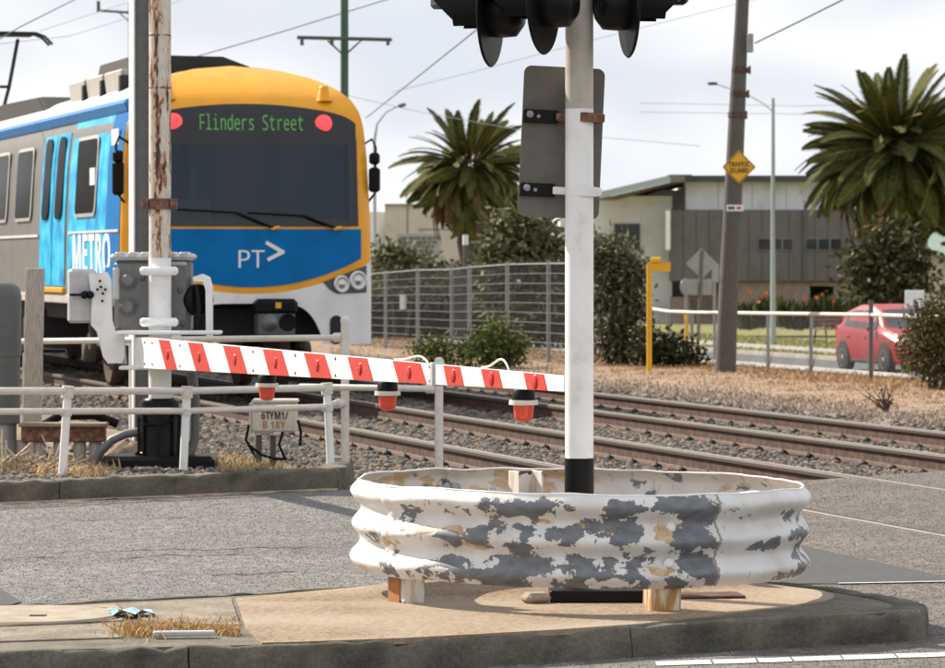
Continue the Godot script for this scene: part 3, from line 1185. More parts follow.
func build_ring() -> void:
	var base := Vector3(RC.x, 0.13, RC.z)
	var t := thing("guardrail_ring", "round guardrail of triple-wave steel with flaking white paint", "guardrail", base)
	var outer := StandardMaterial3D.new()
	outer.resource_name = "flaking_paint"
	outer.cull_mode = BaseMaterial3D.CULL_DISABLED
	outer.roughness = 0.5
	var im := flake_tex(false)
	outer.albedo_texture = ImageTexture.create_from_image(im[0])
	outer.heightmap_enabled = true
	outer.heightmap_texture = ImageTexture.create_from_image(im[1])
	outer.heightmap_scale = 0.4
	outer.metallic_specular = 0.5
	var inner := StandardMaterial3D.new()
	inner.resource_name = "weathered_inside"
	inner.cull_mode = BaseMaterial3D.CULL_DISABLED
	inner.roughness = 0.6
	inner.albedo_texture = ImageTexture.create_from_image(flake_tex(true)[0])
	var segs := [[-61.0, 33.0, 0.0], [31.0, 217.0, -0.007], [215.0, 301.5, 0.007]]
	var nz := FastNoiseLite.new()
	nz.frequency = 1.3
	nz.seed = 4
	for s in segs:
		var cnt := int((s[1] - s[0]) / 1.5)
		for side in 2:
			var rows := []
			var uvs := []
			for j in 49:
				var v := j / 48.0
				var r := PackedVector3Array()
				var u := PackedVector2Array()
				for i in cnt + 1:
					var deg: float = lerpf(s[0], s[1], float(i) / cnt)
					var phi := deg_to_rad(deg)
					# dents: the beam is not a perfect circle and its lap ends are kinked
					var dent := nz.get_noise_2d(deg * 0.02, v * 0.6) * 0.02
					dent += 0.012 * exp(-pow((deg - s[0] - 2.0) / 3.0, 2.0))
					dent -= 0.016 * exp(-pow((deg + 62.0) / 7.0, 2.0)) * (0.5 + 0.5 * sin(v * 17.0))
					var p := ring_pt(phi, v, s[2] + dent - (0.004 if side == 1 else 0.0))
					p.y += nz.get_noise_2d(deg * 0.03, 40.0) * 0.01
					r.append(p)
					u.append(Vector2(fposmod(deg + 90.0, 360.0) / 360.0, v))
				rows.append(r)
				uvs.append(u)
			# keep the texture running on where the angle wraps
			for row in uvs:
				for i in range(1, row.size()):
					if row[i].x < row[i - 1].x - 0.5:
						row[i].x += 1.0
			var g := Geo.new()
			g.grid(rows, uvs)
			part(t, "outer_beam" if side == 0 else "inner_beam", g, outer if side == 0 else inner)
		# rolled top and bottom edges
		var lip := []
		var lip2 := []
		for i in cnt + 1:
			var phi := deg_to_rad(lerpf(s[0], s[1], float(i) / cnt))
			var dg: float = lerpf(s[0], s[1], float(i) / cnt)
			var dy := nz.get_noise_2d(dg * 0.03, 40.0) * 0.01
			var dn := nz.get_noise_2d(dg * 0.02, 0.0) * 0.02 + 0.012 * exp(-pow((dg - s[0] - 2.0) / 3.0, 2.0))
			lip.append(ring_pt(phi, 0.0, s[2] - 0.002 + dn) + Vector3(0, dy, 0))
		var lg := Geo.new()
		lg.tube(lip, 0.005, 6)
		part(t, "rolled_edge", lg, M.white_paint)
	# splice bolts
	for b in [[20.5, 0.36], [20.0, 0.74], [-57.0, 0.30], [-57.0, 0.66], [215.0, 0.22], [218.0, 0.22]]:
		var phi := deg_to_rad(b[0])
		var inside: bool = b[0] > 90.0
		var p := ring_pt(phi, b[1], -0.012 if inside else 0.002)
		var out := Vector3(sin(phi), 0, cos(phi)) * (-1.0 if inside else 1.0)
		var bs := Basis(out.cross(Vector3.UP), out, Vector3.UP)
		var g := Geo.new()
		g.lathe(p, PackedVector2Array([Vector2(.026, 0), Vector2(.026, .004), Vector2(.018, .005), Vector2(.016, .014), Vector2(.009, .018), Vector2(0, .019)]), 12, bs)
		part(t, "bolt", g, M.galv if inside else M.white_paint)
	# channel posts
	for pp in [[-58.0, 0.965, "white"], [20.5, 0.965, "rust"], [196.0, 0.93, "back"], [140.0, 0.93, "white"]]:
		var phi := deg_to_rad(pp[0])
		var rr: float = pp[1] - 0.03
		var ce := Vector3(rr * sin(phi), 0.28, rr * cos(phi))
		var bs := Basis(Vector3.UP, phi if pp[2] != "back" else phi + 0.25)
		var hgt := 0.53 if pp[2] == "back" else (0.40 if pp[0] > 100.0 else 0.50)
		var g := Geo.new()
		var wdt := 0.125
		g.box(ce + bs * Vector3(0, hgt * 0.5 - 0.30, 0.048), Vector3(wdt, hgt, 0.008), 0.002, bs)
		if pp[0] == -58.0:
			var gf := Geo.new()
			gf.box(ce + bs * Vector3(-0.02, hgt * 0.5 - 0.30, 0.056), Vector3(0.10, hgt, 0.005), 0.001, bs)
			part(t, "rusty_face", gf, M.orange_rust)
		for sx: float in [-1.0, 1.0]:
			g.box(ce + bs * Vector3(sx * (wdt * 0.5 + 0.003), hgt * 0.5 - 0.30, 0.0), Vector3(0.008, hgt, 0.10), 0.002, bs)
		var pm := StandardMaterial3D.new()
		pm.albedo_texture = ImageTexture.create_from_image(post_tex(pp[2] == "rust", int(pp[0])))
		pm.uv1_scale = Vector3(1, 1, 1)
		pm.roughness = 0.6
		pm.cull_mode = BaseMaterial3D.CULL_DISABLED
		var o := part(t, "post", g, pm)
		if pp[2] == "rust":
			o.set_meta("label", "post stained brown with rust")
	t.rotation.z = -0.014
	# mast footing and a scrap plate lying inside the ring
	var g2 := Geo.new()
	var fo := gp(598, 600, 0.134)
	g2.box(fo + Vector3(0, 0.028, 0), Vector3(0.44, 0.055, 0.30), 0.006)
	solo("footing_plate", "black steel footing plate under the white signal mast", "footing", g2, M.black_paint, fo)
	g2 = Geo.new()
	fo = gp(536, 603, 0.134)
	g2.box(fo + Vector3(0, 0.022, 0), Vector3(0.12, 0.05, 0.10), 0.02, Basis(Vector3.UP, 0.4))
	solo("concrete_lump", "broken grey concrete lump beside the black footing plate", "rubble", g2, M.concrete, fo)
	g2 = Geo.new()
	fo = gp(702, 597, 0.134)
	g2.box(fo + Vector3(0, 0.008, 0), Vector3(0.36, 0.012, 0.22), 0.003, Basis(Vector3.UP, 0.12))
	solo("rusty_plate", "flat rusty steel plate lying under the guardrail ring", "plate", g2, M.rail, fo)

func post_tex(rusty: bool, sd: int) -> Image:
	var nz := FastNoiseLite.new()
	nz.seed = sd
	nz.fractal_octaves = 4
	nz.frequency = 0.03
	var im := Image.create(64, 256, false, Image.FORMAT_RGB8)
	for y in 256:
		for x in 64:
			var k := nz.get_noise_2d(x * 0.9, y * 0.22)
			var c := Color(.68, .66, .63)
			if rusty:
				c = Color(.66, .58, .46).lerp(Color(.42, .22, .07), clampf(k * 2.2 + 0.55, 0, 1))
			elif k > 0.12:
				c = Color(.60, .50, .40)
			if y > 244 and k + (y - 244) * 0.05 > 0.2:
				c = Color(.06, .035, .02)
			im.set_pixel(x, y, c.linear_to_srgb())
	return im

# paint flaking off galvanised steel; returns [colour, height]

func flake_tex(inside: bool) -> Array:
	var w := 1024 if inside else 2048
	var h := 96 if inside else 192
	var zoom := 2.0 if inside else 1.0
	var n1 := FastNoiseLite.new()
	n1.seed = 40; n1.fractal_octaves = 5; n1.frequency = 0.0075; n1.fractal_gain = 0.48
	var n2 := FastNoiseLite.new()
	n2.seed = 41; n2.fractal_octaves = 3; n2.frequency = 0.06
	var n3 := FastNoiseLite.new()
	n3.seed = 42; n3.fractal_octaves = 4; n3.frequency = 0.006
	# where the photograph shows bare steel: pixel column, height share, half width, half height, strength
	var bare := [
		[437, .20, 14, .08, .40], [466, .27, 9, .06, .30], [500, .17, 22, .10, .48], [530, .18, 22, .10, .45], [560, .16, 8, .05, .3],
		[610, .14, 26, .09, .55], [645, .13, 24, .09, .55], [682, .15, 26, .13, .6], [470, .43, 10, .05, .35], [448, .55, 12, .08, .4],
		[520, .38, 40, .10, .52], [560, .42, 30, .09, .5], [600, .40, 22, .14, .5], [478, .50, 14, .08, .4], [500, .55, 22, .06, .3],
		[520, .78, 42, .16, .6], [560, .82, 48, .14, .6], [600, .72, 30, .12, .5], [480, .90, 30, .10, .52], [440, .95, 40, .06, .45], [400, .90, 25, .08, .35],
		[622, .62, 18, .22, .6], [630, .85, 20, .16, .55], [680, .40, 24, .20, .6], [690, .70, 18, .25, .62], [672, .9, 22, .10, .5], [700, .25, 10, .2, .5],
		[445, .78, 14, .06, .5], [415, .25, 14, .06, .26], [640, .47, 20, .06, .4], [760, .56, 13, .06, .42], [790, .50, 8, .08, .45], [806, .55, 10, .12, .5], [780, .93, 26, .05, .5], [802, .85, 8, .12, .5], [792, .30, 10, .10, .4], [735, .25, 12, .03, .2],
		[372, .62, 8, .10, .4], [392, .36, 12, .1, .3], [385, .68, 6, .10, .35]]
	var tan_spots := [[665, .38, 20, .12, .5], [612, .33, 30, .07, .35], [640, .60, 12, .06, .5], [470, .58, 30, .05, .3], [560, .30, 70, .05, .22], [430, .42, 40, .06, .3], [395, .55, 16, .14, .35], [650, .75, 14, .10, .3], [520, .64, 60, .05, .25]]
	var keep := [[650, .37, 9, .10, .5], [648, .74, 11, .12, .5], [610, .58, 20, .06, .4], [560, .62, 40, .05, .35], [600, .93, 26, .05, .5]]
	var col := PackedByteArray()
	col.resize(w * h * 3)
	var hei := PackedByteArray()
	hei.resize(w * h)
	for x in w:
		var deg := float(x) / w * 360.0 - 90.0
		var px := -1000.0
		if deg > -90.0 and deg < 90.0:
			px = 581.0 + 231.0 * sin(deg_to_rad(deg))
		var near := func(e: Array) -> bool:
			return absf(px - e[0]) < e[2] * 2.2
		var bare_x := bare.filter(near)
		var keep_x := keep.filter(near)
		var tan_x := tan_spots.filter(near)
		for y in h:
			var v := float(y) / h
			var X := float(x) * zoom
			var Y := float(y) * zoom
			var warp := n3.get_noise_2d(X * 3.0, Y * 4.0 + 300.0) * 14.0
			var a := n1.get_noise_2d(X * 1.8 + warp, Y * 2.0) * 0.80 + n2.get_noise_2d(X * 0.75, Y * 0.75) * 0.32 + n2.get_noise_2d(X * 3.4 + 77.0, Y * 2.2) * 0.15
			var b := -0.62
			var tn := -0.75
			if not inside and px > -500.0:
				for e in bare_x:
					var q: float = pow((px - e[0]) / (e[2] * 1.25), 2.0) + pow((v - e[1]) / (e[3] * 1.25), 2.0)
					if q < 3.0:
						b = maxf(b, -0.62 + (e[4] + 0.30) * (1.0 - q * 0.42))
				for e in keep_x:
					var q: float = pow((px - e[0]) / e[2], 2.0) + pow((v - e[1]) / e[3], 2.0)
					if q < 2.0:
						b -= e[4] * (1.0 - q * 0.5)
				for e in tan_x:
					var q: float = pow((px - e[0]) / e[2], 2.0) + pow((v - e[1]) / e[3], 2.0)
					if q < 2.0:
						tn = maxf(tn, -0.6 + (e[4] + 0.25) * (1.0 - q * 0.5))
			elif inside:
				b = -0.30 if (deg > 150.0 and deg < 200.0) else -0.48
				tn = -0.05 if deg > 180.0 or deg < -70.0 else -0.42
			else:
				b = -0.38
			if deg > 32.5 and px > -500.0 and px < 712.0:
				b = -0.9
			var k := a + b
			if not inside and absf(deg - 32.6 - n2.get_noise_2d(Y * 2.0, 7.0) * 0.6) < 0.35:
				k = -0.02
			var paint := Color(.74, .735, .725).lerp(Color(.66, .645, .625), clampf(n3.get_noise_2d(X * 2.0, Y * 2.0) * 1.4 + 0.4, 0, 1))
			# brown grime in patches and streaks
			var grime := n1.get_noise_2d(X * 0.8 + 500.0, Y * 0.5) * 0.9
			paint = paint.lerp(Color(.46, .38, .29), clampf(grime * 0.9 - 0.1, 0, 0.6))
			var tk := n1.get_noise_2d(X * 1.8 + 900.0, Y * 2.6) * 0.9 + tn + n2.get_noise_2d(X + 200.0, Y) * 0.12
			var hh := 200
			if tk > 0.0:
				paint = Color(.50, .31, .14).lerp(Color(.60, .46, .30), clampf(n2.get_noise_2d(X * 0.7, Y * 0.7) * 1.5 + 0.5, 0, 1))
				hh = 150
			elif tk > -0.05:
				paint = paint.lerp(Color(.42, .28, .15), 0.5)
			# thin rust runs
			var run := n2.get_noise_2d(X * 1.1 + 400.0, Y * 0.16)
			if run > 0.46 and tk > -0.55:
				paint = paint.lerp(Color(.36, .22, .12), minf(0.55, (run - 0.46) * 6.0))
			if k > 0.0:
				var sp := n2.get_noise_2d(X * 0.6, Y * 0.8 + 90.0)
				paint = Color(.130, .140, .156).lerp(Color(.18, .192, .208), clampf(sp * 1.2 + 0.5, 0, 1))
				hh = 90
			elif k > -0.035:
				paint = paint.lerp(Color(.16, .11, .08), 0.75)
				hh = 230
			if inside and k <= 0.0:
				paint = paint.lerp(Color(.40, .33, .26), 0.35)
			var cc := paint.linear_to_srgb()
			var i := (y * w + x)
			col[i * 3] = int(clampf(cc.r, 0, 1) * 255); col[i * 3 + 1] = int(clampf(cc.g, 0, 1) * 255); col[i * 3 + 2] = int(clampf(cc.b, 0, 1) * 255)
			hei[i] = hh
	return [Image.create_from_data(w, h, false, Image.FORMAT_RGB8, col), Image.create_from_data(w, h, false, Image.FORMAT_L8, hei)]

# ------------------------------------------------------------------ signal mast in the ring
func build_signal() -> void:
	var d := 17.05
	var x := 0.492
	var t := thing("crossing_signal", "white crossing signal mast with black base rising from the guardrail ring", "signal", Vector3(x, 0.13, -d))
	var g := Geo.new()
	g.lathe(Vector3.ZERO, PackedVector2Array([Vector2(.0655, .62), Vector2(.0655, 1.2), Vector2(.065, 2.23)]), 28)
	part(t, "mast", g, M.white_pole)
	g = Geo.new()
	g.lathe(Vector3.ZERO, PackedVector2Array([Vector2(.068, 0), Vector2(.068, .62), Vector2(.0655, .622)]), 28)
	part(t, "base_sleeve", g, M.black_paint).set_meta("label", "glossy black foot of the mast")
	g = Geo.new()
	g.lathe(Vector3.ZERO, PackedVector2Array([Vector2(.065, 2.23), Vector2(.064, 3.6), Vector2(0, 3.62)]), 28)
	part(t, "upper_mast", g, M.beige_pole).set_meta("label", "yellowed upper length of the mast")
	# cross arm and the lamp heads: three round black backgrounds seen almost edge on
	var pl := func(px: float, py: float, dd: float) -> Vector3:
		return at(px, py, dd) - t.position
	g = Geo.new()
	g.box(pl.call(561, -6, d + 0.08), Vector3(1.16, 0.10, 0.10), 0.012)
	g.box(pl.call(452, 0, d + 0.05), Vector3(0.15, 0.07, 0.30), 0.015, Basis(Vector3.UP, 0.2))
	g.box(pl.call(664, -3, d + 0.05), Vector3(0.19, 0.05, 0.30), 0.015, Basis(Vector3.UP, -0.2))
	part(t, "cross_arm", g, M.black_paint)
	# px, py of the disc centre, distance, side it faces, half height in pixels
	for L in [[490, 12, d - 0.12, -1.0, 55.0, -0.24], [543, 2, d - 0.30, -1.0, 52.0, -0.32], [629, 5, d - 0.05, 1.0, 53.0, -0.16]]:
		var c: Vector3 = pl.call(L[0], L[1], L[2])
		var r: float = L[4] * d / F
		var ny: float = L[5]
		var nn := Vector3(L[3] * sqrt(1.0 - ny * ny), 0, ny)
		var bs := Basis(nn.cross(Vector3.UP).normalized(), nn, Vector3.UP)
		var head := Geo.new()
		head.lathe(c, PackedVector2Array([Vector2(0, 0.006), Vector2(r * 0.97, 0.006), Vector2(r, 0.0), Vector2(r * 0.97, -0.008), Vector2(0, -0.008)]), 40, bs)
		var disc := part(t, "lamp_background", head, M.black_plastic)
		head = Geo.new()
		head.lathe(c, PackedVector2Array([Vector2(.115, -.008), Vector2(.12, -.05), Vector2(.115, -.12), Vector2(.07, -.155), Vector2(0, -.16)]), 24, bs)
		head.box(c - nn * 0.13 + Vector3(0, 0.05, 0), Vector3(.06, .12, .10), 0.01)
		part(disc, "lamp_housing", head, M.black_paint)
		head = Geo.new()
		head.lathe(c, PackedVector2Array([Vector2(.105, .006), Vector2(.09, .02), Vector2(0, .03)]), 24, bs)
		part(disc, "lens", head, M.red_reflector)
		# hood: upper half of a tube round the lens
		var rows := []
		for i in 6:
			var row := PackedVector3Array()
			for k in 17:
				var a := lerpf(-0.62, PI + 0.62, k / 16.0)
				var ln := 0.26 * (i / 5.0) * (0.55 + 0.45 * clampf(sin(a) + 0.35, 0, 1))
				row.append(c + bs * Vector3(cos(a) * 0.118, 0.006 + ln, sin(a) * 0.118))
			rows.append(row)
		head = Geo.new()
		head.grid(rows)
		part(disc, "hood", head, M.black_plastic)
	# the back of a sign plate strapped to the mast
	var sd := d + 0.10
	var sc := at(561.5, 142.5, sd)
	var s := thing("sign_plate", "back of a grey sign plate with rounded corners strapped to the white mast", "sign", sc)
	s.rotation = Vector3(0, 0.10, -0.045)
	g = Geo.new()
	g.prism(round_rect(0.378, 0.70, 0.035), -0.004, 0.0, Vector3.ZERO)
	part(s, "plate", g, M.dull_galv)
	for k in 2:
		var y := 0.115 if k == 0 else -0.225
		g = Geo.new()
		g.box(Vector3(-0.105, y, 0.014), Vector3(0.165, 0.062, 0.024), 0.004)
		var br := part(s, "bracket", g, M.black_paint)
		g = Geo.new()
		g.lathe(Vector3(-0.155, y + 0.008, 0.026), PackedVector2Array([Vector2(.018, 0), Vector2(.016, .012), Vector2(0, .014)]), 8, Basis(Vector3.RIGHT, PI * 0.5))
		g.lathe(Vector3(-0.115, y, 0.026), PackedVector2Array([Vector2(.010, 0), Vector2(.009, .008), Vector2(0, .01)]), 8, Basis(Vector3.RIGHT, PI * 0.5))
		part(br, "bolt", g, M.galv)
		g = Geo.new()
		var cx := 0.092
		g.lathe(Vector3(cx, y, 0.105), PackedVector2Array([Vector2(.072, -.022), Vector2(.075, -.022), Vector2(.075, .022), Vector2(.072, .022)]), 24, Basis.IDENTITY, true)
		g.box(Vector3(cx + 0.06, y, 0.14), Vector3(0.05, 0.04, 0.03), 0.005)
		g.box(Vector3(cx - 0.09, y, 0.06), Vector3(0.08, 0.035, 0.02), 0.004)
		part(s, "clamp", g, M.rust_part if k == 0 else M.white_paint)

func round_rect(w: float, h: float, r: float, seg := 6) -> PackedVector2Array:
	var p := PackedVector2Array()
	for c in [[1, 1, 0.0], [-1, 1, 0.5], [-1, -1, 1.0], [1, -1, 1.5]]:
		for k in seg + 1:
			var a: float = PI * (c[2] + 0.5 * k / seg)
			p.append(Vector2(c[0] * (w * 0.5 - r) + cos(a) * r, c[1] * (h * 0.5 - r) + sin(a) * r))
	return p

# ------------------------------------------------------------------ boom barrier
func build_barrier() -> void:
	var d := 27.4
	var mx := (160.0 - CX) * d / F
	var t := thing("boom_barrier", "red and white striped boom lowered from a grey mechanism on a rusty mast", "barrier", Vector3(mx, 0.13, -d))
	var P := func(px: float, py: float, dd := 27.4) -> Vector3:
		return at(px, py, dd) - t.position
	var k := d / F
	# mast
	var g := Geo.new()
	var rows := []
	var uvs := []
	var yt: float = P.call(160, -60).y
	var yb: float = P.call(160, 258).y
	for i in 40:
		var v := i / 39.0
		var r := PackedVector3Array()
		var u := PackedVector2Array()
		for j in 25:
			var a := TAU * (j % 24) / 24.0
			r.append(Vector3(0.082 * sin(a), lerpf(yt, yb, v), 0.082 * cos(a)))
			u.append(Vector2(j / 24.0 + 0.3, v))
		rows.append(r)
		uvs.append(u)
	g.grid(rows, uvs)
	part(t, "mast", g, M.rusty_pole).set_meta("label", "cream steel mast streaked with rust")
	g = Geo.new()
	g.lathe(Vector3.ZERO, PackedVector2Array([Vector2(.084, yb), Vector2(.084, P.call(160, 400).y)]), 24)
	part(t, "lower_mast", g, M.white_paint)
	g = Geo.new()
	var b0: float = P.call(160, 398).y
	g.lathe(Vector3(0, 0, 0.02), PackedVector2Array([Vector2(.11, b0), Vector2(.145, b0 - .03), Vector2(.145, .07), Vector2(.20, .05), Vector2(.21, .0)]), 18)
	for i in 8:
		var a := TAU * i / 8.0
		g.box(Vector3(0.165 * sin(a), 0.09, 0.02 + 0.165 * cos(a)), Vector3(0.03, 0.07, 0.03), 0.004, Basis(Vector3.UP, a))
		g.box(Vector3(0.15 * sin(a), 0.25, 0.02 + 0.15 * cos(a)), Vector3(0.02, 0.38, 0.03), 0.004, Basis(Vector3.UP, a))
	g.tube([Vector3(-.15, .40, .08), Vector3(-.10, .33, .17), Vector3(.06, .33, .18), Vector3(.15, .41, .08)], 0.009, 6)
	part(t, "base_casting", g, M.black_paint)
	g = Geo.new()
	g.box(Vector3(0.0, 0.02, 0.0), Vector3(.84, .16, .50), 0.03)
	part(t, "footing", g, M.black_paint)
	# clamps on the mast
	g = Geo.new()
	var y0: float = P.call(160, 204).y
	g.lathe(Vector3(0, y0, 0), PackedVector2Array([Vector2(.083, -.04), Vector2(.092, -.04), Vector2(.092, .04), Vector2(.083, .04)]), 20, Basis.IDENTITY, true)
	for sx: float in [-1.0, 1.0]:
		g.box(Vector3(sx * .105, y0, 0.03), Vector3(.05, .075, .08), .006)
	part(t, "clamp", g, M.rust_part)
	for py in [271.0, 322.0]:
		g = Geo.new()
		var yy: float = P.call(160, py).y
		g.tube([Vector3(-.115, yy, .07), Vector3(-.10, yy, .095), Vector3(.10, yy, .095), Vector3(.115, yy, .07)], 0.034, 10)
		part(t, "clamp", g, M.white_paint)
	# mechanism box behind the mast
	var c: Vector3 = P.call(154, 297, d + 0.30)
	var box := Node3D.new()
	box.name = "mechanism_box"
	t.add_child(box)
	box.position = c
	g = Geo.new()
	g.box(Vector3(0, 0, 0), Vector3(.57, .56, .34), .035)
	part(box, "housing", g, M.mech_grey)
	g = Geo.new()
	g.box(Vector3(0, .30, 0.0), Vector3(.62, .05, .40), .02)
	for i in 6:
		g.box(Vector3(-.24 + i * .095, .315, .0), Vector3(.06, .045, .42), .01)
	part(box, "lid", g, M.plate_grey)
	for i in 2:
		g = Geo.new()
		g.lathe(Vector3(-.175, .125 - i * .195, .168), PackedVector2Array([Vector2(.075, 0), Vector2(.07, .018), Vector2(.05, .02), Vector2(.046, .06), Vector2(.03, .068), Vector2(0, .07)]), 18, Basis(Vector3.RIGHT, PI * 0.5))
		part(box, "cover_cap", g, M.mech_grey)
	for e in [[-.265, .10, .05, .24], [.2, .25, .12, .03]]:
		g = Geo.new()
		g.box(Vector3(e[0], e[1], .175), Vector3(e[2], e[3], .03), .01)
		part(box, "rib", g, M.plate_grey)
	for e in [[-.07, .14], [-.07, -.16], [.23, -.2], [.21, .05], [-.25, -.24]]:
		g = Geo.new()
		g.lathe(Vector3(e[0], e[1], .168), PackedVector2Array([Vector2(.022, 0), Vector2(.02, .02), Vector2(0, .022)]), 8, Basis(Vector3.RIGHT, PI * 0.5))
		part(box, "screw", g, M.steel_grey)
	# right side: crank disc and white arm
	g = Geo.new()
	g.lathe(P.call(197, 300, d + 0.2), PackedVector2Array([Vector2(.0, .06), Vector2(.11, .06), Vector2(.12, .03), Vector2(.12, -.03)]), 20, Basis(Vector3.RIGHT, PI * 0.5) * Basis(Vector3.FORWARD, 0.6))
	g.tube([P.call(196, 285, d + 0.1), P.call(199, 310, d + 0.08), P.call(194, 334, d + 0.1)], .018, 6)
	part(t, "crank", g, M.black_paint)
	g = Geo.new()
	poly_px(g, [[193, 277], [202, 274], [209, 277], [212, 287], [212, 336], [206, 336], [205.5, 290], [203, 282], [193, 281]], d + 0.1, 0.12, t.position)
	part(t, "side_arm", g, M.white_paint)
	# left side: counterweight arm and weight
	g = Geo.new()
	poly_px(g, [[88.5, 274], [107, 272], [111, 280], [112, 320], [115, 331], [124, 334], [124.5, 358], [122, 363], [108, 363.5], [103, 357], [97, 332], [91, 325], [92, 300]], d - 0.05, 0.06, t.position)
	var arm := part(t, "counterweight_arm", g, M.white_paint)
	for e in [[100, 281], [101, 287], [103, 293.5], [97.5, 289.5], [102.5, 301], [105.5, 289.5]]:
		g = Geo.new()
		g.box(P.call(e[0], e[1], d - 0.08), Vector3(.018, .018, .03), .003)
		part(arm, "bolt", g, M.black_paint)
	g = Geo.new()
	poly_px(g, [[123, 334], [113, 332], [118, 364], [126, 364]], d - 0.02, 0.10, t.position)
	part(arm, "gusset", g, M.plate_grey)
	g = Geo.new()
	var wc: Vector3 = P.call(82, 296, d + 0.02)
	g.box(wc, Vector3(.205, .40, .10), .02, Basis(Vector3.UP, 0.35))
	var wt := part(t, "counterweight", g, M.plate_grey)
	g = Geo.new()
	g.tube([wc + Vector3(-.08, .01, .10), wc + Vector3(.09, .01, .10)], 0.011, 6)
	g.lathe(wc + Vector3(.03, .01, .06), PackedVector2Array([Vector2(.03, 0), Vector2(.03, .05), Vector2(0, .05)]), 8, Basis(Vector3.RIGHT, PI * 0.5))
	g.lathe(wc + Vector3(.07, .01, .06), PackedVector2Array([Vector2(.03, 0), Vector2(.03, .05), Vector2(0, .05)]), 8, Basis(Vector3.RIGHT, PI * 0.5))
	part(wt, "clamp_bolt", g, M.black_paint)
	# the two plates that carry the boom
	for py in [[117.0, 221.0, 332.5], [121.0, 205.0, 367.5]]:
		g = Geo.new()
		g.box(P.call((py[0] + py[1]) * 0.5, py[2], d - 0.15), Vector3((py[1] - py[0]) * k, 0.026, 0.30), .006)
		part(t, "boom_plate", g, M.white_paint)
	# conduit from the footing and hanging cable
	g = Geo.new()
	g.tube([P.call(138, 432), P.call(126, 434), P.call(112, 440), P.call(100, 452), P.call(95, 463), P.call(94, 474)], 0.034, 10)
	part(t, "conduit", g, M.mech_grey)
	g = Geo.new()
	g.tube([P.call(192, 372, d + .1), P.call(195, 400, d + .1), P.call(194, 440, d + .05), P.call(186, 464, d)], 0.038, 8)
	part(t, "cable_duct", g, M.steel_grey)
	# ---- the boom itself
	var A := at(140, 352.3, 27.2)
	var B := at(567, 383.8, 18.0)
	var tt := func(px: float) -> float:
		var kk := (px - CX) / F
		return (kk * -A.z - A.x) / ((B.x - A.x) - kk * (-B.z + A.z))
	var e1 := (B - A).normalized()
	var e3 := e1.cross(Vector3.UP).normalized()
	var e2 := e3.cross(e1)
	var hh := func(u: float) -> float:
		return lerpf(0.222, 0.075, u)
	var th := func(u: float) -> float:
		return lerpf(0.075, 0.035, u)
	var boom := Node3D.new()
	boom.name = "boom"
	t.add_child(boom)
	boom.position = A - t.position
	var Lb := A.distance_to(B)
	var tj: float = tt.call(437.5)
	var tk2: float = tt.call(478.0)
	for sec in [[0.0, tj - 0.0012], [tj + 0.0012, tk2 - 0.0006], [tk2 + 0.0006, 1.0]]:
		g = Geo.new()
		var pr := []
		for u: float in [sec[0], sec[1]]:
			var q := []
			for e in [[-1, -1], [1, -1], [1, 1], [-1, 1]]:
				q.append(e1 * (u * Lb) + e3 * (e[0] * th.call(u) * 0.5) + e2 * (e[1] * hh.call(u) * 0.5))
			pr.append(q)
		for i in 4:
			g.quad(pr[0][i], pr[1][i], pr[1][(i + 1) % 4], pr[0][(i + 1) % 4])
		g.quad(pr[0][0], pr[0][1], pr[0][2], pr[0][3])
		g.quad(pr[1][3], pr[1][2], pr[1][1], pr[1][0])
		part(boom, "boom_section", g, M.white_paint)
	g = Geo.new()
	g.box(e1 * (tj * Lb), Vector3(.05, hh.call(tj) + .02, .075), .004, Basis(e1, e2, e3))
	part(boom, "splice_bracket", g, M.plate_grey)
	for sp in [[163.7, 174.6, 7.5], [193, 207.5, 8.0], [228, 244.5, 7.5], [267.5, 286.5, 7.0], [308.5, 329, 7.0], [352, 371.5, 6.0], [397, 424.5, 6.0], [447.5, 464, 4.0], [485, 502.5, 4.0], [527.5, 547.5, 3.5]]:
		var u0: float = tt.call(sp[0])
		var u1: float = tt.call(sp[1])
		var du: float = tt.call(sp[0] + sp[2]) - u0
		g = Geo.new()
		var f0: float = th.call(u0) * 0.5 + 0.003
		var q := []
		for e in [[u0 + du, -1], [u1 + du, -1], [u1, 1], [u0, 1]]:
			q.append(e1 * (e[0] * Lb) + e3 * f0 + e2 * (e[1] * hh.call(e[0]) * 0.495))
		g.quad(q[0], q[1], q[2], q[3])
		for i in 4:
			g.quad(q[i] - e3 * 0.003, q[(i + 1) % 4] - e3 * 0.003, q[(i + 1) % 4], q[i])
		part(boom, "red_stripe", g, M.red_stripe)
		g = Geo.new()
		var um := (u0 + u1 + du) * 0.5
		g.lathe(e1 * (um * Lb) + e3 * f0, PackedVector2Array([Vector2(.036, 0), Vector2(.036, .005), Vector2(.026, .008), Vector2(0, .010)]), 14, Basis(e1, e3, -e2).rotated(e3, 0.0) if false else Basis(e2, e3, e1))
		part(boom, "reflector", g, M.red_reflector)
	for px in [150.0, 157.5, 185.0, 258.0, 300.0, 340.0, 434.0]:
		var u: float = tt.call(px)
		for sy: float in [-0.36, 0.36]:
			g = Geo.new()
			g.lathe(e1 * (u * Lb) + e3 * (th.call(u) * 0.5) + e2 * (sy * hh.call(u)), PackedVector2Array([Vector2(.010, 0), Vector2(.009, .006), Vector2(0, .007)]), 8, Basis(e2, e3, e1))
			part(boom, "rivet", g, M.rust_part)
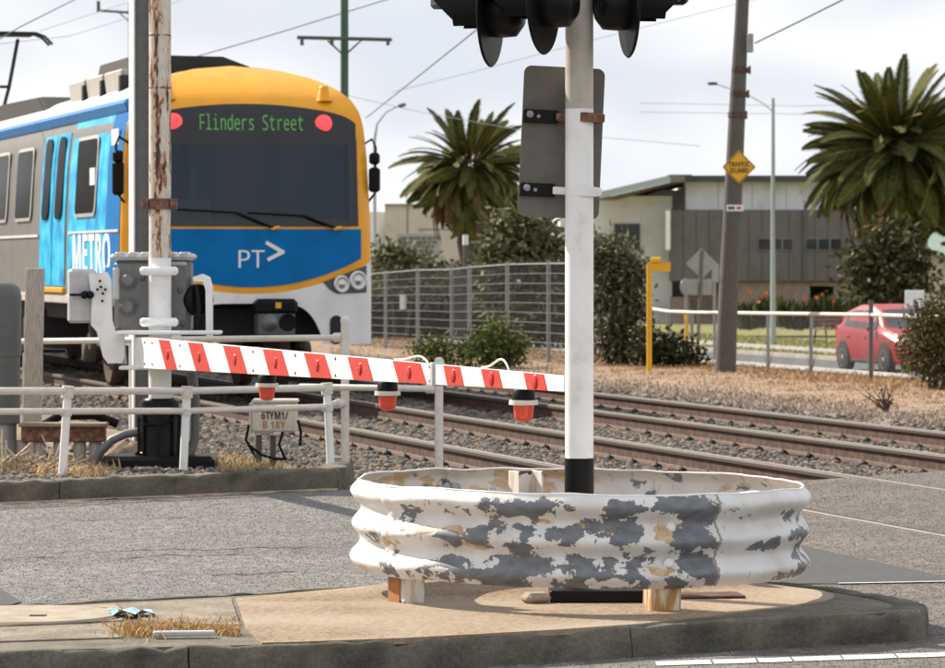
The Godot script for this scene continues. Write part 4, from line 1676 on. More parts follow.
	for cc in [[395.0, 428.0, 0.03], [482.0, 509.0, 0.05]]:
		var u0: float = tt.call(cc[0])
		var u1: float = tt.call(cc[1])
		var pts := []
		for i in 12:
			var f := i / 11.0
			var u := lerpf(u0, u1, f)
			pts.append(e1 * (u * Lb) + e2 * (hh.call(u) * 0.5 + 0.006 + cc[2] * sin(PI * pow(f, 2.2))))
		g = Geo.new()
		g.tube(pts, 0.006, 6)
		part(boom, "cable", g, M.pipe_paint)
	# warning lamps hanging from the boom
	for lx in [267.0, 387.5, 523.5]:
		var u: float = tt.call(lx)
		var o: Vector3 = A + e1 * (u * Lb) - e2 * (hh.call(u) * 0.5) - t.position
		var lamp := Node3D.new()
		lamp.name = "boom_lamp"
		t.add_child(lamp, true)
		lamp.position = o
		g = Geo.new()
		g.lathe(Vector3.ZERO, PackedVector2Array([Vector2(.035, .0), Vector2(.058, -.005), Vector2(.06, -.055)]), 18)
		part(lamp, "lamp_cap", g, M.black_plastic)
		g = Geo.new()
		g.lathe(Vector3.ZERO, PackedVector2Array([Vector2(.055, -.055), Vector2(.073, -.055), Vector2(.075, -.078), Vector2(.055, -.082)]), 22, Basis.IDENTITY, true)
		part(lamp, "collar", g, M.cream_plastic)
		g = Geo.new()
		var pf := PackedVector2Array()
		for i in 13:
			var f := i / 12.0
			pf.append(Vector2(lerpf(.052, .046, f) + (0.0025 if i % 2 == 0 else 0.0), -.08 - f * .062))
		for e in [Vector2(.043, -.150), Vector2(.035, -.160), Vector2(.02, -.166), Vector2(0, -.168)]:
			pf.append(e)
		g.lathe(Vector3.ZERO, pf, 20)
		part(lamp, "red_lens", g, M.red_lens)
	# steel column standing behind the mast; shade coloured into its grey flange and web
	var cd := 29.2
	var cb := at(141, 452, cd)
	cb.y = 0.10
	var col := thing("steel_column", "pale steel column with its shaded side coloured grey behind the rusty mast", "post", cb)
	var wv := 19.5 * cd / F
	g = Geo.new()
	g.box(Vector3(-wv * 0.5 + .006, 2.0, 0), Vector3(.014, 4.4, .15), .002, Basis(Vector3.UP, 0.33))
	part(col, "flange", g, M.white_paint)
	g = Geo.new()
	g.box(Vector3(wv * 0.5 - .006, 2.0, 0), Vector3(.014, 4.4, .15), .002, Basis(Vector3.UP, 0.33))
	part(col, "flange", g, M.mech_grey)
	g = Geo.new()
	g.box(Vector3(0, 2.0, 0), Vector3(wv - .02, 4.4, .012), .0, Basis(Vector3.UP, 0.15))
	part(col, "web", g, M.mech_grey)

# polygon given in pixels at distance d, extruded away from the camera
func poly_px(g: Geo, px: Array, d: float, depth: float, off := Vector3.ZERO) -> void:
	var pts := PackedVector2Array()
	for p in px:
		var w := at(p[0], p[1], d)
		pts.append(Vector2(w.x, w.y))
	g.prism(pts, -depth, 0.0, Vector3(0, 0, -d) - off)

# ------------------------------------------------------------------ pipe handrails
func build_handrails() -> void:
	var grp := "pipe handrails beside the tracks"
	var f := [gp(-140, 483, .15), gp(62, 474.5, .15), gp(183, 470, .15), gp(331, 463.5, .15)]
	var tops := [[-136, 391], [68, 391], [187, 391], [327, 387.5]]
	var t := thing("handrail", "low white two-rail pipe handrail along the kerb", "handrail", f[1], 0, grp)
	var T := []
	for i in 4:
		T.append(at(tops[i][0], tops[i][1], -f[i].z))
	for i in 4:
		var g := Geo.new()
		g.tube([f[i] - t.position - Vector3(0, .06, 0), T[i] - t.position], .031, 10)
		var p := part(t, "post", g, M.white_paint)
		g = Geo.new()
		var dn: Vector3 = (f[i] - T[i]).normalized()
		g.tube([T[i] - t.position - dn * 0.035, T[i] - t.position + dn * 0.05], .044, 12)
		part(p, "fitting", g, M.pipe_paint)
		g = Geo.new()
		var lo: Vector3 = T[i] + dn * 0.13
		g.tube([lo - t.position, lo + dn * 0.045 - t.position], .040, 12)
		part(p, "fitting", g, M.pipe_paint)
	for r in 2:
		var g := Geo.new()
		var pts := []
		for i in 4:
			var dn: Vector3 = (f[i] - T[i]).normalized()
			pts.append(T[i] - t.position + dn * (0.0 if r == 0 else 0.145))
		g.tube(pts, .027 if r == 0 else .024, 10)
		part(t, "rail", g, M.pipe_paint)
	# taller rail behind, ending in a post with a stepped return
	var d2 := 27.9
	var b := at(345, 466, d2)
	b.y = 0.10
	t = thing("handrail", "taller pipe handrail with two end posts stepping down beside the rails", "handrail", b, 0, grp)
	for p in [[345.0, 319.0, d2], [439.0, 360.0, d2 - 0.5]]:
		var g := Geo.new()
		var top := at(p[0], p[1], p[2])
		var bot := Vector3(top.x, -0.12, top.z)
		g.tube([bot - t.position, top - t.position], .031, 12)
		g.lathe(top - t.position, PackedVector2Array([Vector2(.034, -.03), Vector2(.034, 0), Vector2(.02, .018), Vector2(0, .022)]), 12)
		part(t, "post", g, M.pipe_paint)
	for p in [[-60.0, 342.5, 30.5, 345.0, 337.5, d2], [300.0, 386.8, d2, 439.0, 389.0, d2 - 0.5], [327.0, 404.0, 27.75, 345.0, 403.5, d2]]:
		var g := Geo.new()
		var a := at(p[0], p[1], p[2])
		var e := at(p[3], p[4], p[5])
		g.tube([a - t.position, e - t.position], .025, 10)
		var dirn := (e - a).normalized()
		g.tube([e - t.position - dirn * 0.10, e - t.position - dirn * 0.02], .036, 12)
		part(t, "rail", g, M.pipe_paint)
	for p in [[-40.0, 32.0]]:
		var g := Geo.new()
		var top := at(p[0], 343, 30.4)
		g.tube([Vector3(top.x, 0, top.z) - t.position, top - t.position], .03, 10)
		part(t, "post", g, M.pipe_paint)

# ------------------------------------------------------------------ small things beside the track
func build_trackside() -> void:
	# lettered equipment box on legs
	var d := 28.6
	var b := at(273, 462, d)
	b.y = 0.08
	var t := thing("lineside_box", "cream lineside box with handwritten code standing on short legs", "box", b)
	var P := func(px: float, py: float, dd := 28.6) -> Vector3:
		return at(px, py, dd) - t.position
	var g := Geo.new()
	var c: Vector3 = P.call(275, 417)
	g.box(c, Vector3(.345, .235, .20), .018)
	part(t, "housing", g, M.cream_plastic)
	g = Geo.new()
	g.box(c + Vector3(.005, .125, 0), Vector3(.36, .03, .22), .01)
	part(t, "lid", g, M.cream_plastic)
	g = Geo.new()
	g.box(c + Vector3(-.185, 0, 0), Vector3(.02, .22, .16), .006)
	part(t, "hinge_flange", g, M.cream_plastic)
	g = Geo.new()
	g.box(c + Vector3(.02, -.125, .09), Vector3(.06, .03, .03), .006)
	part(t, "latch", g, M.cream_plastic)
	words(t, "lettering", "6TYM1/", M.black_print, c + Vector3(.005, .015, .101), Vector3.RIGHT, Vector3.UP, .205, .06)
	words(t, "lettering", "B 18Y", M.orange_print, c + Vector3(.0, -.055, .101), Vector3.RIGHT, Vector3.UP, .175, .055)
	for px in [259.0, 273.0]:
		g = Geo.new()
		g.box(Vector3(P.call(px, 440).x, .06, 0), Vector3(.045, .36, .05), .004)
		part(t, "leg", g, M.steel_grey)
	for e in [[[249, 425], [246, 440], [253, 452], [256, 462]], [[283, 432], [279, 445], [285, 458]], [[298, 420], [301, 432], [300, 446]], [[250, 446], [262, 455], [275, 459], [287, 459]]]:
		g = Geo.new()
		var pts := []
		for q in e:
			pts.append(P.call(q[0], q[1], d - 0.14))
		g.tube(pts, .012, 6)
		part(t, "cable", g, M.black_plastic)
	# grey cylinder cabinet at the edge
	d = 27.6
	b = at(-4, 425, d)
	b.y = 0.1
	t = thing("signal_cabinet", "dark grey round-topped cabinet beside the timber posts", "cabinet", b)
	g = Geo.new()
	g.lathe(Vector3.ZERO, PackedVector2Array([Vector2(.17, 0.35), Vector2(.18, .36), Vector2(.18, .85)]), 26)
	part(t, "barrel", g, M.steel_grey)
	g = Geo.new()
	g.lathe(Vector3.ZERO, PackedVector2Array([Vector2(.18, .85), Vector2(.19, .86), Vector2(.19, 1.30), Vector2(.18, 1.36), Vector2(.14, 1.40), Vector2(.05, 1.412), Vector2(0, 1.414)]), 26)
	part(t, "hood", g, M.steel_grey)
	g = Geo.new()
	g.lathe(Vector3.ZERO, PackedVector2Array([Vector2(.155, -.1), Vector2(.155, .36)]), 20)
	part(t, "pedestal", g, M.galv)
	# timber posts with a black crossbar
	t = thing("timber_posts", "two weathered timber posts joined by a dark crossbar", "post", at(34, 430, 28.6) * Vector3(1, 0, 1))
	for p in [[24, 42, 268, 440, 28.6], [22, 29, 350, 440, 28.9]]:
		g = Geo.new()
		var ww: float = (p[1] - p[0]) * p[4] / F
		var top := at((p[0] + p[1]) * 0.5, p[2], p[4])
		g.box(Vector3(top.x, top.y * 0.5 - 0.1, top.z) - t.position, Vector3(ww, top.y + 0.2, .10), .008, Basis(Vector3.FORWARD, 0.02))
		part(t, "post", g, M.pale_timber)
	g = Geo.new()
	g.box(at(44, 351, 28.65) - t.position, Vector3(.34, .028, .05), .004)
	part(t, "crossbar", g, M.black_paint)
	# rusty trough lying on old stumps
	d = 27.6
	t = thing("cable_trough", "rusty open cable trough resting on timber stumps behind the handrail", "trough", at(64, 460, d) * Vector3(1, 0, 1))
	g = Geo.new()
	g.box(at(64, 433, d) - t.position, Vector3(.62, .13, .16), .01)
	part(t, "channel", g, M.rust_part)
	g = Geo.new()
	g.box(at(64, 424.5, d - 0.02) - t.position, Vector3(.65, .028, .22), .006)
	part(t, "rim", g, M.brick_tan)
	for px in [8.0, 22.0, 40.0, 60.0, 80.0, 96.0]:
		g = Geo.new()
		var pz := at(px, 445, d)
		g.tube([Vector3(pz.x, -0.1, pz.z) - t.position, Vector3(pz.x, at(0, 440, d).y, pz.z) - t.position], .05, 9, true, 0.06)
		part(t, "stump", g, M.pale_timber)
	g = Geo.new()
	g.tube([at(44, 425, d + .2) - t.position, at(60, 416, d + .3) - t.position, at(95, 415, d + .4) - t.position, at(118, 424, d + .4) - t.position], .035, 8)
	part(t, "cable", g, M.black_plastic)
	# boulder
	g = Geo.new()
	var bc := at(128, 449, 28.3)
	bc.y = 0.18
	var rows := []
	for i in 9:
		var r := PackedVector3Array()
		for k in 17:
			var a := TAU * (k % 16) / 16.0
			var e := PI * i / 8.0
			var rr := 1.0 + 0.10 * sin(a * 3.0 + i) + 0.06 * sin(a * 5.0 - i * 2.0)
			r.append(bc + Vector3(.16 * sin(e) * cos(a) * rr, .11 * cos(e) * rr, .13 * sin(e) * sin(a) * rr))
		rows.append(r)
	g.grid(rows)
	solo("boulder", "rounded tan boulder behind the bent conduit", "stone", g, M.stained_paving, bc)

# ------------------------------------------------------------------ train
var HY := [0.55, 1.30, 2.20, 3.00, 3.35, 3.53, 3.70, 3.85, 3.98, 4.07, 4.12, 4.14]
var HW := [1.585, 1.59, 1.575, 1.535, 1.49, 1.435, 1.34, 1.17, 0.92, 0.62, 0.33, 0.0]
func hw(y: float) -> float:
	for i in HY.size() - 1:
		if y <= HY[i + 1]:
			return lerpf(HW[i], HW[i + 1], clampf((y - HY[i]) / (HY[i + 1] - HY[i]), 0, 1))
	return 0.0
func zf(x: float, y: float) -> float:
	var z := -0.05 * x * x - 0.20 * pow(minf(absf(x) / 1.6, 1.0), 14.0)
	if y > 2.1:
		z -= (y - 2.1) * 0.10
	if y > 3.45:
		z -= 1.0 * pow((y - 3.45) / 0.69, 2.1)
	return z
# a panel on the nose between two curves
func nose_panel(x0: float, x1: float, lo: Callable, hi: Callable, off: float, nx := 40, ny := 14) -> Geo:
	var g := Geo.new()
	var rows := []
	for j in ny + 1:
		var r := PackedVector3Array()
		for i in nx + 1:
			var x := lerpf(x0, x1, float(i) / nx)
			var y := lerpf(lo.call(x), hi.call(x), float(j) / ny)
			x = clampf(x, -hw(y), hw(y))
			r.append(Vector3(x, y, zf(x, y) + off))
		rows.append(r)
	g.grid(rows)
	return g
func side_panel(s0: float, s1: float, y0: float, y1: float, off: float, sx := -1.0) -> Geo:
	var g := Geo.new()
	var rows := []
	for j in 9:
		var y := lerpf(y0, y1, j / 8.0)
		rows.append(PackedVector3Array([Vector3(sx * (hw(y) + off), y, -s0), Vector3(sx * (hw(y) + off), y, -s1)]))
	g.grid(rows)
	return g

func build_train() -> void:
	var t := thing("passenger_train", "blue and yellow nosed electric train standing behind the boom barrier", "train", Vector3(-2.72, 0, -45.6), TURN)
	var g := Geo.new()
	var rows := []
	# yellow nose shell
	for j in 60:
		var y := lerpf(1.19, 4.139, j / 59.0)
		var r := PackedVector3Array()
		for i in 61:
			var x := hw(y) * sin(lerpf(-PI / 2, PI / 2, i / 60.0))
			r.append(Vector3(x, y, zf(x, y)))
		rows.append(r)
	# the shell leaves the windscreen open
	g.grid(rows)
	var keep_ix := PackedInt32Array()
	for i in range(0, g.ix.size(), 3):
		var ce := (g.v[g.ix[i]] + g.v[g.ix[i + 1]] + g.v[g.ix[i + 2]]) / 3.0
		if not (absf(ce.x) < 1.31 and ce.y > 2.16 and ce.y < 3.16):
			keep_ix.append(g.ix[i]); keep_ix.append(g.ix[i + 1]); keep_ix.append(g.ix[i + 2])
	g.ix = keep_ix
	var nose := part(t, "nose", g, M.yellow_train)
	# driver's cab behind the glass
	g = Geo.new()
	g.box(Vector3(0, 2.6, -1.75), Vector3(2.9, 2.0, .06))
	var cab := part(t, "cab_wall", g, M.cab_grey)
	g = Geo.new()
	g.box(Vector3(.25, 2.6, -1.70), Vector3(.75, 1.9, .05), .01)
	part(cab, "cab_door", g, M.cab_pale)
	g = Geo.new()
	g.box(Vector3(-.55, 2.8, -1.2), Vector3(.10, 1.3, .5), .02)
	part(cab, "partition", g, M.cab_pale)
	g = Geo.new()
	g.box(Vector3(0, 2.08, -.55), Vector3(2.8, .16, .8), .03)
	part(t, "driver_desk", g, M.cab_dark)
	g = Geo.new()
	g.box(Vector3(-.85, 2.28, -.65), Vector3(.9, .34, .3), .04)
	part(t, "desk_console", g, M.cab_dark)
	g = Geo.new()
	for sx: float in [-1.0, 1.0]:
		rows = []
		for j in 50:
			var y := lerpf(1.0, 4.139, j / 49.0)
			rows.append(PackedVector3Array([Vector3(sx * hw(y), y, zf(hw(y), y)), Vector3(sx * hw(y), y, minf(zf(hw(y), y) - 0.02, -0.42))]))
		g.grid(rows)
	part(nose, "nose_return", g, M.yellow_train)
	# body shell
	g = Geo.new()
	for sx: float in [-1.0, 1.0]:
		rows = []
		for j in 24:
			var y := lerpf(1.12, 3.53, j / 23.0)
			rows.append(PackedVector3Array([Vector3(sx * hw(y), y, -0.42), Vector3(sx * hw(y), y, -40.0)]))
		g.grid(rows)
	g.quad(Vector3(-1.57, 1.12, -.3), Vector3(1.57, 1.12, -.3), Vector3(1.57, 1.12, -40), Vector3(-1.57, 1.12, -40))
	var body := part(t, "body", g, M.steel_train)
	g = Geo.new()
	rows = []
	for sx: float in [-1.0, 1.0]:
		rows = []
		for j in 20:
			var y := lerpf(3.68, 4.13, j / 19.0)
			rows.append(PackedVector3Array([Vector3(sx * hw(y), y, minf(-0.42, zf(hw(y), y) - 0.03)), Vector3(sx * hw(y), y, -40.0)]))
		g.grid(rows)
	part(t, "roof", g, M.roof_train)
	for sx: float in [-1.0, 1.0]:
		g = Geo.new()
		g.box(Vector3(sx * 1.40, 3.61, -20.4 if sx < 0 else -20.9), Vector3(.17, .17, 39.8 if sx < 0 else 38.8), .03, Basis(Vector3.BACK, sx * -0.35))
		part(t, "gutter_band", g, M.blue_gutter)
	g = Geo.new()
	g.box(Vector3(-1.575, 1.17, -20.4), Vector3(.05, .12, 39.2), .01)
	part(t, "sill", g, M.roof_box)
	# left side: cab wrap, doors, windows
	part(t, "cab_wrap", side_panel(.40, 4.28, 1.36, 3.52, .006), M.cyan_wrap)
	part(t, "corner_wrap", side_panel(.36, 1.35, 1.30, 3.52, .010), M.blue_train)
	for dd in [[4.50, 5.57], [5.63, 6.68]]:
		var door := part(t, "door", side_panel(dd[0], dd[1], 1.34, 3.40, .012), M.cyan_wrap)
		g = Geo.new()
		g.prism(round_rect(.58, 1.12, .18), 0.0, .012, Vector3(-hw(2.8) - .012, 2.80, -(dd[0] + dd[1]) * 0.5), Basis(Vector3.BACK, Vector3(hw(2.24) - hw(3.36), 1.12, 0).normalized(), Vector3.LEFT))
		part(door, "door_window", g, M.train_window)
	g = Geo.new()
	g.box(Vector3(-1.60, 1.285, -5.6), Vector3(.07, .07, 2.3), .01)
	part(t, "door_step", g, M.yellow_train)
	g = Geo.new()
	g.box(Vector3(-1.595, 2.05, -2.3), Vector3(.012, .03, 3.8), .0)
	part(t, "side_moulding", g, M.roof_train)
	g = Geo.new()
	g.box(Vector3(-1.595, 2.03, -23.3), Vector3(.012, .035, 33.0), .0)
	part(t, "side_moulding", g, M.roof_train)
	for ww in [[2.13, 3.66], [7.50, 8.94], [9.84, 11.3], [12.2, 13.6]]:
		g = Geo.new()
		var ce := Vector3(-hw(2.76) - .012, 2.77, -(ww[0] + ww[1]) * 0.5)
		var bb := Basis(Vector3.BACK, Vector3(hw(2.3) - hw(3.2), 0.95, 0).normalized(), Vector3.LEFT)
		g.prism(round_rect(ww[1] - ww[0], .96, .10), 0.0, .012, ce, bb)
		var wn := part(t, "window", g, M.train_window)
		g = Geo.new()
		var o := round_rect(ww[1] - ww[0] + .09, 1.05, .14)
		var i0 := round_rect(ww[1] - ww[0], .96, .10)
		for i in o.size():
			var j := (i + 1) % o.size()
			g.quad(ce + bb * Vector3(o[i].x, o[i].y, .008), ce + bb * Vector3(o[j].x, o[j].y, .008), ce + bb * Vector3(i0[j].x, i0[j].y, .016), ce + bb * Vector3(i0[i].x, i0[i].y, .016))
		part(wn, "window_frame", g, M.roof_box)
	words(t, "lettering", "METRO", M.white_print, Vector3(-1.592, 1.77, -2.40), Vector3.BACK, Vector3.UP, 2.85, .50)
	g = Geo.new()
	g.box(Vector3(-1.53, 3.22, -.95), Vector3(.012, .20, .5), .0)
	part(t, "notice", g, M.white_print)
	g = Geo.new()
	g.box(Vector3(-1.56, 2.76, -2.35), Vector3(.05, .22, .36), .0)
	part(t, "notice", g, M.white_print)
	# nose panels
	# black printed edge of the glass
	for sx: float in [-1.0, 1.0]:
		part(t, "glass_edge", nose_panel(sx * 1.26, sx * 1.38, func(x): return 2.11, func(x): return 3.16, .013, 4, 10), M.windscreen_band)
	part(t, "glass_edge", nose_panel(-1.27, 1.27, func(x): return 2.105, func(x): return 2.20, .013, 30, 2), M.windscreen_band)
	part(t, "windscreen_band", nose_panel(-1.37, 1.37, func(x): return 3.12, func(x): return 3.62 - .085 * x * x - .07 * pow(absf(x) / 1.37, 12.0), .012), M.windscreen_band)
	part(t, "windscreen", nose_panel(-1.38, 1.38, func(x): return 2.10 + .08 * pow(absf(x) / 1.38, 14.0), func(x): return 3.21, .010), M.windscreen)
	part(t, "blue_panel", nose_panel(-1.42, 1.42, func(x): return 1.35 + .176 * x * x, func(x): return 2.07, .010), M.blue_train)
	var sk := func(x): return 1.268 + .165 * x * x
	for sx: float in [-1.0, 1.0]:
		g = nose_panel(sx * .90, sx * 1.595, func(x): return .64, sk, .012, 24, 12)
		part(t, "skirt", g, M.white_train)
		g = nose_panel(0.0, sx * .90, func(x): return 1.15 - .44 * pow(absf(x) / .90, 6.0), sk, .012, 24, 8)
		part(t, "skirt", g, M.white_train)
		# headlight
		g = nose_panel(sx * .91, sx * 1.50, func(x): return curve([.91, 1.01, 1.09, 1.5], [1.405, 1.31, 1.27, 1.28], absf(x)), func(x): return 1.416 + (absf(x) - .91) * .355, .022, 24, 8)
		var hl := part(t, "headlight", g, M.lamp_housing)
		for e in [[1.15, 1.385, .115], [1.37, 1.43, .125]]:
			g = Geo.new()
			var cx: float = sx * e[0]
			var rr: float = e[2]
			g.lathe(Vector3(cx, e[1], zf(cx, e[1]) + .034), PackedVector2Array([Vector2(rr, 0), Vector2(rr * .85, .02), Vector2(rr * .75, .005), Vector2(rr * .35, -.0), Vector2(rr * .3, .02), Vector2(0, .03)]), 20, Basis(Vector3.UP, sx * 0.25) * Basis(Vector3.RIGHT, PI * 0.5))
			part(hl, "lamp", g, M.lamp_chrome)
		# oval opening low in the skirt
		g = Geo.new()
		g.prism(round_rect(.17, .36, .084), 0.0, .004, Vector3(sx * 1.08, .82, zf(1.08, .82) + .016), Basis(Vector3.UP, sx * 0.22))
		part(t, "skirt_opening", g, M.dark_under)
		# marker lamp and mirror
		g = Geo.new()
		g.lathe(Vector3(sx * .945, 3.385, zf(.945, 3.385) + .014), PackedVector2Array([Vector2(.108, 0), Vector2(.10, .012), Vector2(.05, .02), Vector2(0, .022)]), 24, Basis(Vector3.RIGHT, PI * 0.5 + 0.1))
		part(t, "marker_lamp", g, M.marker_red)
		var mz := -0.35 if sx > 0 else -0.25
		var mxo := 1.62 if sx > 0 else 1.64
		g = Geo.new()
		g.tube([Vector3(sx * 1.48, 3.12, mz), Vector3(sx * (mxo - .02), 3.20, mz + .05), Vector3(sx * (mxo + .02), 3.10, mz + .08), Vector3(sx * (mxo + .01), 2.52, mz + .08), Vector3(sx * 1.55, 2.40, mz)], .017, 6)
		var mr := part(t, "mirror_arm", g, M.black_plastic)
		g = Geo.new()
		g.box(Vector3(sx * mxo, 2.955, mz + .10), Vector3(.13, .15, .10), .03)
		part(mr, "mirror", g, M.black_plastic)
		g = Geo.new()
		g.box(Vector3(sx * mxo, 2.69, mz + .10), Vector3(.14, .31 if sx > 0 else .42, .10), .03)
		part(mr, "mirror", g, M.black_plastic)
		g = Geo.new()
		g.lathe(Vector3(sx * .99, 3.72, zf(.99, 3.72) + .02), PackedVector2Array([Vector2(.11, -.05), Vector2(.075, .02), Vector2(.055, .12), Vector2(.05, .14), Vector2(0, .15)]), 16)
		part(t, "horn_cowl", g, M.yellow_train)
	words(t, "destination_text", "Flinders Street", M.display_text,  Vector3(0.02, 3.39, zf(0.0, 3.40) + .016), Vector3.RIGHT, Vector3(0, 1, -0.1).normalized(), 1.30, .20)
	var lz := zf(.1, 1.75) + .016
	words(t, "logo_text", "PT", M.white_print, Vector3(-.005, 1.70, lz), Vector3.RIGHT, Vector3.UP, .33, .215)
	g = Geo.new()
	g.prism(PackedVector2Array([Vector2(.165, 1.885), Vector2(.185, 1.925), Vector2(.41, 1.80), Vector2(.41, 1.77), Vector2(.205, 1.668), Vector2(.185, 1.708), Vector2(.335, 1.786)]), 0, .006, Vector3(0, 0, lz))
	part(t, "logo_arrow", g, M.white_print)
	for wp in [[[-.92, 2.31], [-.20, 2.27], [.27, 2.08]], [[-.05, 2.27], [.65, 2.235], [1.07, 2.08]]]:
		g = Geo.new()
		var pts := []
		for p in wp:
			pts.append(Vector3(p[0], p[1], zf(p[0], p[1]) + .045))
		g.tube([pts[0], pts[1]], .013, 6)
		g.tube([pts[1], pts[2]], .018, 6)
		var wi := part(t, "wiper", g, M.black_plastic)
		g = Geo.new()
		g.box(pts[2] + Vector3(.02, 0, 0), Vector3(.12, .045, .04), .015, Basis(Vector3.BACK, 0.15))
		part(wi, "wiper_pivot", g, M.yellow_train)
	# coupler
	g = Geo.new()
	g.box(Vector3(.28, 1.11, .06), Vector3(.53, .20, .30), .05)
	var cp := part(t, "coupler", g, M.black_plastic)
	g = Geo.new()
	g.box(Vector3(.28, .90, .04), Vector3(.46, .30, .30), .03)
	part(cp, "coupler_head", g, M.steel_grey)
	g = Geo.new()
	g.lathe(Vector3(.19, .92, .19), PackedVector2Array([Vector2(.11, 0), Vector2(.09, .06), Vector2(.04, .16), Vector2(0, .17)]), 18, Basis(Vector3.RIGHT, PI * 0.5))
	part(cp, "coupler_cone", g, M.mech_grey)
	g = Geo.new()
	g.lathe(Vector3(.41, .92, .19), PackedVector2Array([Vector2(.11, 0), Vector2(.105, .02), Vector2(.09, .004), Vector2(0, .002)]), 18, Basis(Vector3.RIGHT, PI * 0.5))
	part(cp, "coupler_cup", g, M.black_plastic)
	g = Geo.new()
	g.box(Vector3(.29, 1.13, .212), Vector3(.07, .07, .006))
	part(cp, "warning_label", g, M.sign_yellow)
	# underfloor
	g = Geo.new()
	g.box(Vector3(0, .92, -.9), Vector3(2.7, .42, .9), .05)
	g.box(Vector3(0, 1.0, -12.0), Vector3(2.6, .24, 21.0), .02)
	g.box(Vector3(-1.0, .75, -8.7), Vector3(.8, .5, 1.6), .04)
	g.box(Vector3(-1.05, .72, -11.6), Vector3(.7, .55, 2.4), .04)
	g.tube([Vector3(-.7, .8, .05), Vector3(-.5, .62, .08), Vector3(-.2, .7, .1)], .04, 6)
	part(t, "underframe", g, M.dark_under)
	for bz: float in [-3.6, -17.5]:
		g = Geo.new()
		for sx: float in [-1.0, 1.0]:
			g.box(Vector3(sx * 1.12, .62, bz), Vector3(.16, .24, 3.0), .05)
			g.box(Vector3(sx * 1.16, .78, bz), Vector3(.22, .32, .7), .08)
			for e: float in [-1.1, 1.1]:
				g.lathe(Vector3(sx * 1.15, .48, bz + e), PackedVector2Array([Vector2(0, .16), Vector2(.15, .15), Vector2(.17, .0)]), 14, Basis(Vector3.BACK, -sx * PI * 0.5))
				g.tube([Vector3(sx * 1.2, .5, bz + e * .7), Vector3(sx * 1.2, .95, bz + e * .7)], .09, 8)
		g.box(Vector3(-1.2, .50, bz + 1.62), Vector3(.36, .30, .2), .03)
		var bg := part(t, "bogie", g, M.under_brown)
		for e: float in [-1.1, 1.1]:
			for sx: float in [-1.0, 1.0]:
				g = Geo.new()
				g.lathe(Vector3(sx * .88, .43, bz + e), PackedVector2Array([Vector2(0, .06), Vector2(.34, .06), Vector2(.36, .08), Vector2(.43, .08), Vector2(.43, -.05), Vector2(.46, -.06), Vector2(.46, -.09), Vector2(0, -.09)]), 28, Basis(Vector3.BACK, -sx * PI * 0.5))
				part(bg, "wheel", g, M.rail)
	# roof equipment
	g = Geo.new()
	g.prism(PackedVector2Array([Vector2(-.95, 3.95), Vector2(.72, 3.95), Vector2(.66, 4.24), Vector2(.30, 4.37), Vector2(-.85, 4.38)]), -6.0, -3.2, Vector3.ZERO)
	part(t, "roof_fairing", g, M.dark_under)
	for i in 3:
		g = Geo.new()
		g.box(Vector3(-1.02, 4.03, -3.7 - i * 1.45), Vector3(.10, .32, 1.3), .02, Basis(Vector3.BACK, 0.12))
		part(t, "roof_panel", g, M.roof_box)
		g = Geo.new()
		g.box(Vector3(-1.05, 3.97, -3.0 - i * 1.45), Vector3(.14, .26, .14), .01)
		part(t, "roof_bracket", g, M.dark_under)
	g = Geo.new()
	g.prism(PackedVector2Array([Vector2(9.0, 3.86), Vector2(9.6, 4.10), Vector2(13.0, 4.14), Vector2(20.0, 4.14), Vector2(20.0, 3.86)]), -1.1, .4, Vector3.ZERO, Basis(Vector3.FORWARD, Vector3.UP, Vector3.RIGHT))
	part(t, "roof_unit", g, M.dark_under)
	# pantograph
	g = Geo.new()
	var hp := 5.8
	g.tube([Vector3(-.5, 4.05, -25.4), Vector3(-.45, 4.9, -23.4), Vector3(-.4, hp - .12, -22.0)], .035, 6)
	g.tube([Vector3(.5, 4.05, -25.4), Vector3(.45, 4.9, -23.4), Vector3(.4, hp - .12, -22.0)], .035, 6)
	g.tube([Vector3(-.45, 4.9, -23.4), Vector3(.45, 4.9, -23.4)], .03, 6)
	var pn := part(t, "pantograph", g, M.black_plastic)
	g = Geo.new()
	for e: float in [-22.15, -21.8]:
		g.tube([Vector3(-1.0, hp - .20, e), Vector3(-.86, hp - .06, e), Vector3(-.7, hp, e), Vector3(.7, hp, e), Vector3(.86, hp - .06, e), Vector3(1.0, hp - .20, e)], .026, 6)
	g.box(Vector3(0, hp - .04, -21.97), Vector3(1.3, .035, .42), .01)
	part(pn, "collector_head", g, M.dark_under)

# ------------------------------------------------------------------ overhead line
func wire(pts: Array, r: float, label: String, m: Material = null) -> void:
	var g := Geo.new()
	g.tube(pts, r, 5, false)
	solo("overhead_wire", label, "wire", g, m if m else M.wire, pts[0], "overhead wires")

